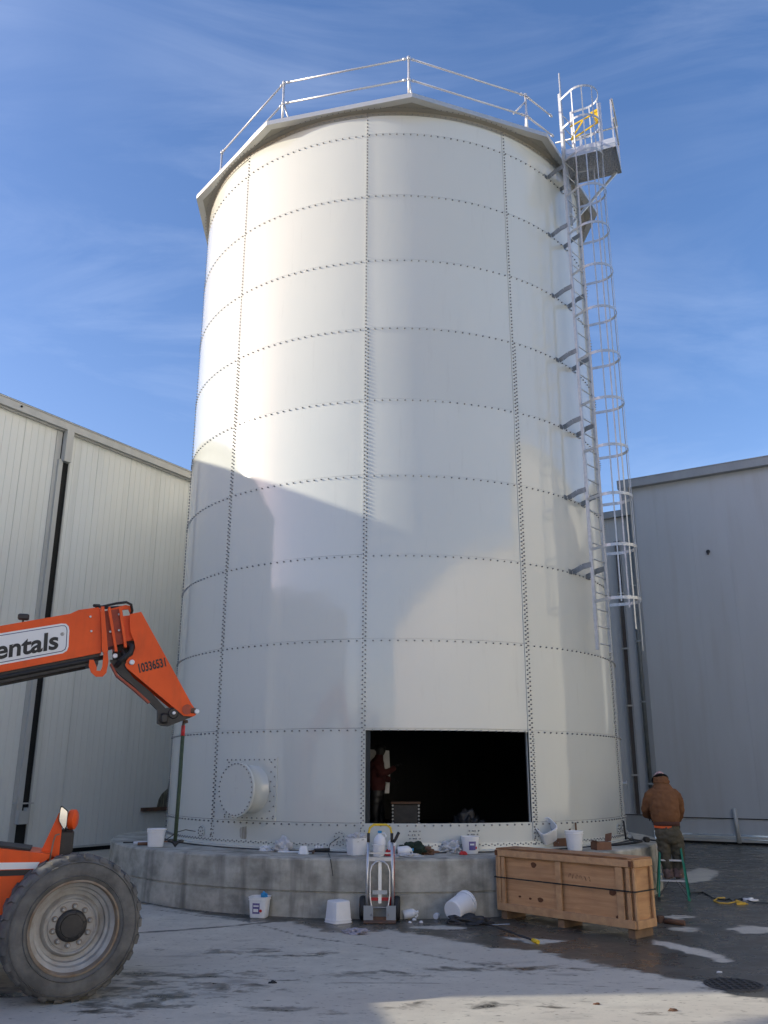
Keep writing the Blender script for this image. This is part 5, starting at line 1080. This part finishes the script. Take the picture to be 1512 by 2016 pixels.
# ------------------------------------------------------------------ step ladder, cords, drain, litter
def build_stepladder():
    a, b = Vector((4.22, 15.06, 0)), Vector((4.66, 14.94, 0)); d = (b - a).normalized(); W = (b - a).length
    t = thing('step_ladder', 'green fibreglass step ladder under the worker in the brown jacket', 'step ladder', a, atan2(d.y, d.x))
    H = 1.12; top = .30; rear = .78
    for x0, x1 in ((.0, .12), (W, W - .07)):
        m = MB(); m.bar((x0, 0, 0), (x1, top, H), .028, .07, (0, 1, 0)); m.build('front_rail', M_GREEN, t)
        m = MB(); m.bar((x0 * 1.02 + (.04 if x0 > .1 else -.02), rear, 0), (x1, top + .06, H), .022, .045, (0, 1, 0)); m.build('rear_rail', M_GREEN, t)
    for i in range(3):
        z = .28 + i * .30; k = z / H; m = MB(); m.bar((.12 * k, top * k + .03, z), (W - .07 * k, top * k + .03, z), .085, .025); m.build('step', M_ALU, t)
    m = MB(); m.box((W / 2 + .025, top + .03, H + .012), (W * .62, .16, .035), bev=.01); m.build('top_cap', M_GREEN, t)
    for (p, q) in (((.02, .02, .05), (.17, .07, .27)), ((W - .02, .02, .05), (W - .17, .07, .27)), ((W + .02, rear - .03, .05), (W - .2, rear - .17, .33))): m = MB(); m.bar(p, q, .012, .03, (0, 1, 0)); m.build('knee_brace', M_BLACK, t)
    for z in (.32, .75): k = z / H; m = MB(); m.bar((.03, rear - (rear - top) * k, z), (W, rear - (rear - top) * k, z), .012, .03); m.build('rear_bar', M_GALV, t)
    for x in (0, W): m = MB(); m.box((x, 0, .02), (.045, .09, .05), bev=.008); m.build('foot', M_BLACK if x == 0 else M_GREEN, t)
build_stepladder()
m = MB(); m.tube([(4.9, 15.7, .02), (5.2, 15.9, .01), (5.17, 15.5, .01), (5.12, 15.2, .01), (5.25, 14.98, .01), (5.36, 15.1, .012), (5.3, 14.85, .012)], .007, 6); tag(m.build('cord', M_CORD), 'dark green cord snaking from the step ladder', 'cord')
m = MB(); m.tube([(5.33, 15.22, .012), (5.20, 15.18, .012), (5.02, 14.86, .012), (5.03, 14.64, .012), (5.14, 14.58, .012), (5.28, 14.62, .03), (5.38, 14.52, .02), (5.26, 14.50, .012), (5.30, 14.66, .04), (5.42, 14.50, .012)], .010, 6); tag(m.build('cord', M_CORDY), 'yellow cord with a knot on the wet ground right of the ladder', 'cord')
m = MB(); m.tube([(5.30, 14.66, .03), (5.42, 15.05, .012), (5.55, 15.1, .012), (5.6, 14.7, .012), (5.85, 14.6, .012), (6.6, 14.9, .012)], .007, 6); tag(m.build('cord', M_CORD), 'black cord running from the yellow knot to the right edge', 'cord')
def build_drain():
    t = thing('drain_cover', 'round cast iron drain grate in the wet ground at lower right', 'drain cover', (3.22, 9.21, 0)); r = .27
    m = MB(); m.lathe([(r, -.01), (r, .010), (r - .02, .012), (r - .02, -.01)], 40)
    for i in range(-3, 4):
        x = i * .072; h_ = sqrt(max(0, (r - .02) ** 2 - x * x)); m.bar((x, -h_, .008), (x, h_, .008), .022, .012); m.bar((-h_, x, .0065), (h_, x, .0065), .022, .012)
    m.build('grate', M_IRON, t); m = MB(); m.lathe([(r - .015, .0035), (0, .004)], 32); m.build('well', M_DARK, t)
build_drain()
for i, (x, y, sx, mm, lb) in enumerate(((5.62, 14.95, .10, M_PAIL, 'white paper scrap beside the black cord'), (3.28, 9.75, .028, M_PAIL, 'white crumpled scrap behind the drain cover'), (3.62, 9.35, .018, M_PAIL, 'tiny white scrap right of the drain cover'), (1.75, 8.45, .03, M_KNOT, 'dark leaf in the sunlit strip'), (-1.18, 9.18, .04, M_INK, 'black wiry scrap on the open concrete'), (2.35, 8.25, .04, M_RUST, 'brown leaf clump at the edge of the sunlit strip'))):
    crumple('litter_scrap', lb, 'litter', (x, y, 0), (sx, sx * .5, sx * .35), mm, 70 + i, n=3, amp=.7)
m = MB(); m.tube([(0, 0, .03), (.22, -.16, .03)], .035, 8); m.box((-.04, .03, .05), (.08, .08, .08)); tag(m.build('broom_head', M_RUST, None, (3.62, 12.75, 0)), 'brown broom head poking out behind the right end of the crate', 'broom')

# ------------------------------------------------------------------ the worker on the step ladder
def limb_nodes(pts): return pts
def hand(parent, wrist, fwd, side, up, s=1., m_=None, grip=.6):
    """palm with four bent fingers and a thumb, one mesh"""
    W = Vector(wrist); f = Vector(fwd).normalized(); sd_ = Vector(side).normalized(); u = Vector(up).normalized(); nodes = []; edges = []
    def nd(v, r): nodes.append((v.x, v.y, v.z, r)); return len(nodes) - 1
    a = nd(W, .026 * s); b = nd(W + f * .045 * s, .034 * s); edges.append((a, b))
    for i, (o, l) in enumerate(((-.030, .85), (-.010, 1.), (.011, .95), (.031, .75))):
        k0 = nd(W + f * .085 * s + sd_ * o * s, .0115 * s); edges.append((b, k0)); d = f; p = W + f * .085 * s + sd_ * o * s; prev = k0
        for seg, ln in enumerate((.038, .026, .02)):
            ang = grip * (seg + .6); d2 = f * cos(ang) + u * -sin(ang); p = p + d2 * ln * l * s; k = nd(p, (.0095 - .001 * seg) * s); edges.append((prev, k)); prev = k
    k0 = nd(W + f * .03 * s - sd_ * .034 * s, .014 * s); edges.append((b, k0)); k1 = nd(W + f * .058 * s - sd_ * .056 * s - u * .015 * s, .0115 * s); edges.append((k0, k1)); k2 = nd(W + f * .085 * s - sd_ * .055 * s - u * .035 * s, .0095 * s); edges.append((k1, k2))
    return skin('hand', nodes, edges, m_ or M_GLOVE, parent, 1)
def build_worker():
    px = lambda x, z, y: ((x - 1311) / 121., y, 1.95 - (z - 1518) / 127.)
    base = Vector((4.51, 15.20, 0)); t = thing('person', 'worker in brown jacket and olive trousers on the step ladder, back turned, head bowed', 'person', base)
    X = lambda p: (p - 1316) / 121.
    # body: continuous figure under the clothes. local coordinates: x right, y away, z up
    hipz, shz = 1.10, 1.66
    nodes = [(.0, 0, 1.05, .10), (-.02, .02, 1.25, .11), (-.02, .06, 1.45, .11), (.0, .11, 1.58, .075), (.0, .17, 1.70, .05), (.0, .22, 1.75, .05), (.01, .27, 1.80, .06), (.01, .30, 1.84, .05),
             (-.17, .09, 1.58, .045), (-.26, .13, 1.36, .035), (-.16, .34, 1.22, .035), (.16, .09, 1.58, .045), (.255, .15, 1.36, .035), (.235, .27, 1.14, .035),
             (-.085, .0, 1.0, .08), (-.09, .03, .65, .055), (-.045, .06, .40, .045), (-.045, .0, .32, .045), (-.045, .14, .315, .035),
             (.085, .0, 1.0, .08), (.125, .03, .65, .055), (.115, .045, .42, .045), (.135, -.02, .335, .045), (.135, .13, .33, .035)]
    edges = [(0, 1), (1, 2), (2, 3), (3, 4), (4, 5), (5, 6), (6, 7), (3, 8), (8, 9), (9, 10), (3, 11), (11, 12), (12, 13), (0, 14), (14, 15), (15, 16), (16, 17), (16, 18), (0, 19), (19, 20), (20, 21), (21, 22), (21, 23)]
    skin('body', nodes, edges, M_SKIN, t)
    # jacket, hem, trousers: sections joined into one continuous surface
    def ring_loft(m, secs, n=20):
        vs = []
        for (x, y, z, rx, ry) in secs: vs += [(x + rx * cos(2 * pi * j / n), y + ry * sin(2 * pi * j / n), z) for j in range(n)]
        k = len(secs); m.add(vs, [(i * n + j, i * n + (j + 1) % n, (i + 1) * n + (j + 1) % n, (i + 1) * n + j) for i in range(k - 1) for j in range(n)] + [tuple(range(n - 1, -1, -1)), tuple((k - 1) * n + j for j in range(n))])
    m = MB(); ring_loft(m, [(-.03, -.01, 1.165, .205, .155), (-.035, .0, 1.19, .225, .17), (-.035, .0, 1.28, .24, .185), (-.03, .03, 1.42, .245, .19), (-.02, .07, 1.55, .24, .175), (-.01, .11, 1.65, .215, .15), (0, .15, 1.73, .155, .125), (0, .18, 1.79, .118, .112), (0, .20, 1.85, .112, .105)])
    m.tube([(-.15, .10, 1.66), (-.235, .10, 1.58), (-.285, .12, 1.46), (-.30, .16, 1.37), (-.27, .26, 1.28), (-.17, .37, 1.24)], [.07, .092, .086, .08, .07, .055], 14)
    m.tube([(.14, .10, 1.66), (.20, .10, 1.58), (.245, .12, 1.46), (.27, .16, 1.36), (.265, .22, 1.26), (.245, .27, 1.17)], [.07, .092, .086, .08, .068, .055], 14)
    fuse('jacket', m, M_JACKET, t, .011, 5, .012, 7)
    m = MB(); ring_loft(m, [(-.03, -.01, 1.11, .20, .155), (-.03, -.01, 1.12, .215, .168), (-.03, -.01, 1.165, .218, .17), (-.03, -.01, 1.185, .20, .15)]); m.sm = [True] * len(m.sm); m.build('jacket_hem', mat('jacket rib knit', (.085, .035, .024), .95, var=.4, bump=.6, bscale=60), t, sharp=50)
    m = MB(); ring_loft(m, [(-.035, -.0, 1.075, .195, .152), (-.035, -.0, 1.13, .20, .158)]); m.sm = [True] * len(m.sm); m.build('shirt_hem', M_HIVIS, t, sharp=50)
    m = MB(); ring_loft(m, [(0, .17, 1.775, .128, .125), (0, .175, 1.80, .135, .13), (0, .20, 1.86, .128, .12), (0, .215, 1.885, .115, .11)]); fuse('jacket_hood', m, M_JACKET, t, .01, 3, .012, 12)
    m = MB(); ring_loft(m, [(-.02, .0, 1.13, .185, .145), (-.02, .0, 1.08, .20, .155), (-.015, -.01, .99, .225, .165), (-.0, .0, .90, .215, .155), (.01, .0, .84, .17, .12)])
    m.tube([(-.10, .0, .95), (-.10, .02, .80), (-.085, .03, .62), (-.055, .055, .48), (-.04, .06, .37)], [.12, .108, .094, .084, .07], 14)
    m.tube([(.11, .0, .95), (.125, .02, .80), (.13, .03, .62), (.12, .05, .48), (.115, .05, .38)], [.12, .112, .098, .09, .078], 14)
    fuse('trousers', m, M_PANTS, t, .011, 5, .016, 10)
    for q in (((-.04, .055, .30), (-.055, .055, .45)), ((.115, .045, .31), (.12, .045, .46))):
        m = MB(); m.tube([q[0], ((q[0][0] + q[1][0]) / 2, q[0][1], (q[0][2] + q[1][2]) / 2), q[1]], [.075, .088, .085], 14); fuse('trouser_cuff', m, mat('muddy cuff', (.22, .14, .12), .95, var=.9, scale=12, col2=(.06, .045, .035), bump=.5, bscale=20), t, .01, 3, .012, 22)
    for s_, x, z in ((-1, -.04, .30), (1, .12, .30)):
        m_ = skin('boot', [(x, .04, z + .14, .072), (x, .04, z + .05, .075), (x, -.01, z + .03, .062), (x + s_ * .012, .12, z + .03, .06), (x + s_ * .02, .20, z + .02, .05)], [(0, 1), (1, 2), (1, 3), (3, 4)], M_BOOT, t, 2, .005, 20)
    hand(t, (-.17, .33, 1.22), (.5, .8, -.3), (.8, -.5, 0), (0, 0, 1)); hand(t, (.245, .26, 1.17), (-.05, .25, -1), (1, 0, 0), (0, -1, .2), 1.1)
    # head with face, hair and cap
    hd = bpy.data.objects.new('head', None); COL.objects.link(hd); hd.parent = t; hd.location = (0.01, .27, 1.835); hd.rotation_euler = (radians(-38), radians(4), 0)
    m = MB(); import bmesh
    bm = bmesh.new(); bmesh.ops.create_uvsphere(bm, u_segments=32, v_segments=24, radius=.1)
    for v in bm.verts:
        q = v.co; q.x *= .80; q.y *= .98; q.z *= 1.15
        if q.y > .05: q.y += .018 * math.exp(-((q.x / .014) ** 2 + ((q.z + .01) / .022) ** 2)) - .008 * math.exp(-(((abs(q.x) - .032) / .014) ** 2 + ((q.z - .012) / .012) ** 2)) + .006 * math.exp(-((q.x / .028) ** 2 + ((q.z + .052) / .01) ** 2))
        if q.z < -.06: q.x *= .82
    me = bpy.data.meshes.new('face'); bm.to_mesh(me); bm.free(); me.materials.append(M_SKIN); [setattr(p, 'use_smooth', True) for p in me.polygons]; fo = bpy.data.objects.new('face', me); COL.objects.link(fo); fo.parent = hd
    for s_ in (-1, 1): m = MB(); m.lathe([(0, 0), (.02, .004), (.024, .012), (.012, .014)], 14, zframe((s_ * .078, -.005, 0), (s_, -.3, 0)) @ Matrix.Diagonal((1, 1.4, 1, 1))); m.build('ear', M_SKIN, hd)
    m = MB(); m.lathe([(.084, -.03), (.09, .0), (.088, .03), (.06, .07), (0, .09)], 28, Matrix.Translation((0, -.012, .0))); m.build('hair', M_INK, hd)
    m = MB(); m.lathe([(.098, .022), (.100, .05), (.092, .085), (.07, .115), (.035, .132), (0, .136)], 32, Matrix.Diagonal((.93, 1.08, 1, 1))); m.build('cap_crown', M_HATW, hd)
    m = MB(); m.lathe([(.098, .028), (.125, .018), (.15, .006), (.152, .002), (.125, .010), (.098, .018)], 40, Matrix.Diagonal((.93, 1.05, 1, 1))); m.lathe([(.1, .012), (.104, .03), (.1, .05)], 32, Matrix.Diagonal((.94, 1.08, 1, 1))); m.build('cap_brim', M_HAT, hd)
build_worker()

# ------------------------------------------------------------------ inside the tank: a second worker and loose kit
def build_inside():
    fl = ZB + .03
    t = thing('person', 'worker in a dark red jacket standing in the dark inside the tank opening', 'person', (-.34, 16.1, fl))
    nodes = [(0, 0, .82, .13), (0, 0, 1.05, .14), (.0, .0, 1.24, .13), (.03, 0, 1.36, .06), (.06, 0, 1.44, .085), (.07, 0, 1.50, .075), (-.02, -.16, 1.24, .06), (.14, -.16, 1.08, .045), (.34, -.14, 1.20, .035), (-.02, .16, 1.24, .06), (.08, .22, 1.0, .045), (.25, .22, .98, .035),
             (0, -.08, .78, .10), (-.02, -.09, .42, .07), (.0, -.09, .08, .05), (.12, -.09, .04, .035), (0, .09, .78, .10), (.06, .1, .42, .07), (.1, .1, .08, .05), (.22, .1, .04, .035)]
    e = [(0, 1), (1, 2), (2, 3), (3, 4), (4, 5), (2, 6), (6, 7), (7, 8), (2, 9), (9, 10), (10, 11), (0, 12), (12, 13), (13, 14), (14, 15), (0, 16), (16, 17), (17, 18), (18, 19)]
    skin('body', [(*q[:3], q[3] * (.62 if i not in (4, 5) else 1)) for i, q in enumerate(nodes)], e, M_GLOVE, t)
    def lf(m, secs, n=18):
        vs = []
        for (x, y, z, rx, ry) in secs: vs += [(x + rx * cos(2 * pi * j / n), y + ry * sin(2 * pi * j / n), z) for j in range(n)]
        k = len(secs); m.add(vs, [(i * n + j, i * n + (j + 1) % n, (i + 1) * n + (j + 1) % n, (i + 1) * n + j) for i in range(k - 1) for j in range(n)] + [tuple(range(n - 1, -1, -1)), tuple((k - 1) * n + j for j in range(n))])
    m = MB(); lf(m, [(0, 0, .80, .15, .19), (0, 0, .95, .165, .21), (-.01, 0, 1.15, .165, .21), (0, 0, 1.28, .13, .18), (.03, 0, 1.36, .09, .10), (.05, 0, 1.42, .07, .07)])
    m.tube([(-.0, -.15, 1.24), (.08, -.19, 1.10), (.20, -.16, 1.12), (.33, -.14, 1.20)], [.08, .072, .06, .045], 12); m.tube([(-.0, .15, 1.24), (.05, .22, 1.04), (.25, .22, .98)], [.08, .07, .045], 12)
    fuse('jacket', m, M_REDJ, t, .014, 4, .01, 8)
    m = MB(); lf(m, [(0, 0, .85, .14, .18), (0, 0, .72, .15, .19), (0, 0, .62, .12, .15)]); m.tube([(0, -.08, .75), (-.02, -.1, .42), (0, -.1, .10)], [.11, .09, .075], 12); m.tube([(0, .08, .75), (.06, .1, .42), (.09, .1, .10)], [.11, .09, .075], 12)
    fuse('trousers', m, M_INK, t, .014, 4, .01, 8)
    m = MB(); m.lathe([(0, -.11), (.05, -.09), (.078, -.03), (.083, .03), (.07, .08), (0, .1)], 24, Matrix.Translation((.07, 0, 1.50)) @ Matrix.Diagonal((1.1, .9, 1, 1))); m.build('hood', M_INK, t)
    m = MB(); m.lathe([(.1, -.01), (.1, .03), (.07, .07), (0, .09)], 24, Matrix.Translation((.06, 0, 1.50))); m.build('cap', M_INK, t)
    hand(t, (.33, -.14, 1.20), (.8, 0, .6), (0, 1, 0), (0, 0, 1)); hand(t, (.25, .22, .98), (1, 0, 0), (0, 1, 0), (0, 0, 1))
    # pump housing with bolted flanges
    t = thing('inlet_box', 'dark bolted inlet box standing behind the sill inside the tank', 'inlet box', (.17, 15.6, fl)); m = MB(); m.box((0, 0, .30), (.42, .4, .60), bev=.01); m.build('body', M_BLACK, t)
    m = MB(); m.box((0, -.02, .62), (.50, .5, .03)); m.box((0, -.02, .20), (.58, .5, .04)); 
    for s_ in (-1, 1):
        for i in range(6): m.lathe([(.018, 0), (.018, .02), (0, .02)], 6, zframe((s_ * .22, -.21, .30 + i * .055), (0, -1, 0)), 1, False)
    m.build('flanges', [M_RUST, M_TRIML], t)
    for i, (x, y, sx, sz, lb) in enumerate(((.70, 15.2, .20, .26, 'grey canister beside the inlet box inside the tank'), (1.25, 15.6, .30, .36, 'dark slumped heap in the middle of the tank opening'), (1.85, 15.4, .34, .20, 'low dark heap right of the middle inside the tank'), (2.5, 16.0, .32, .26, 'dark crate at the right end of the tank opening'))):
        if i in (0, 3):
            m = MB(); m.box((0, 0, sz / 2), (sx, sx, sz), bev=.02); m.box((0, 0, sz), (sx * 1.05, sx * 1.05, .02), bev=.005)
            tag(m.build('canister' if i == 0 else 'kit_crate', M_TRIMR if i == 0 else M_BLACK, None, (x, y, fl)), lb, 'canister' if i == 0 else 'crate')
        else: crumple('tarp_heap', lb, 'tarpaulin', (x, y, fl), (sx, .2, sz), M_BLACK, 80 + i)
build_inside()
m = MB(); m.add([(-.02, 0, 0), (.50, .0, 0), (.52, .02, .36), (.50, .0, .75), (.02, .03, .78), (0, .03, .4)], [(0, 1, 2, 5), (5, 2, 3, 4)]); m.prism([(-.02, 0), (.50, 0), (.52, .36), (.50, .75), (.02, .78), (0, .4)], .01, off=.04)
o = m.build('lit_patch_panel', mat('lit wall patch', (.75, .75, .73), .3, var=.4, scale=4), None, (-.62, 16.5, 1.58)); tag(o, 'pale panel standing in for the lit patch behind the worker inside the tank', 'sheet')  # pale panel stands in for light falling on the tank's far wall
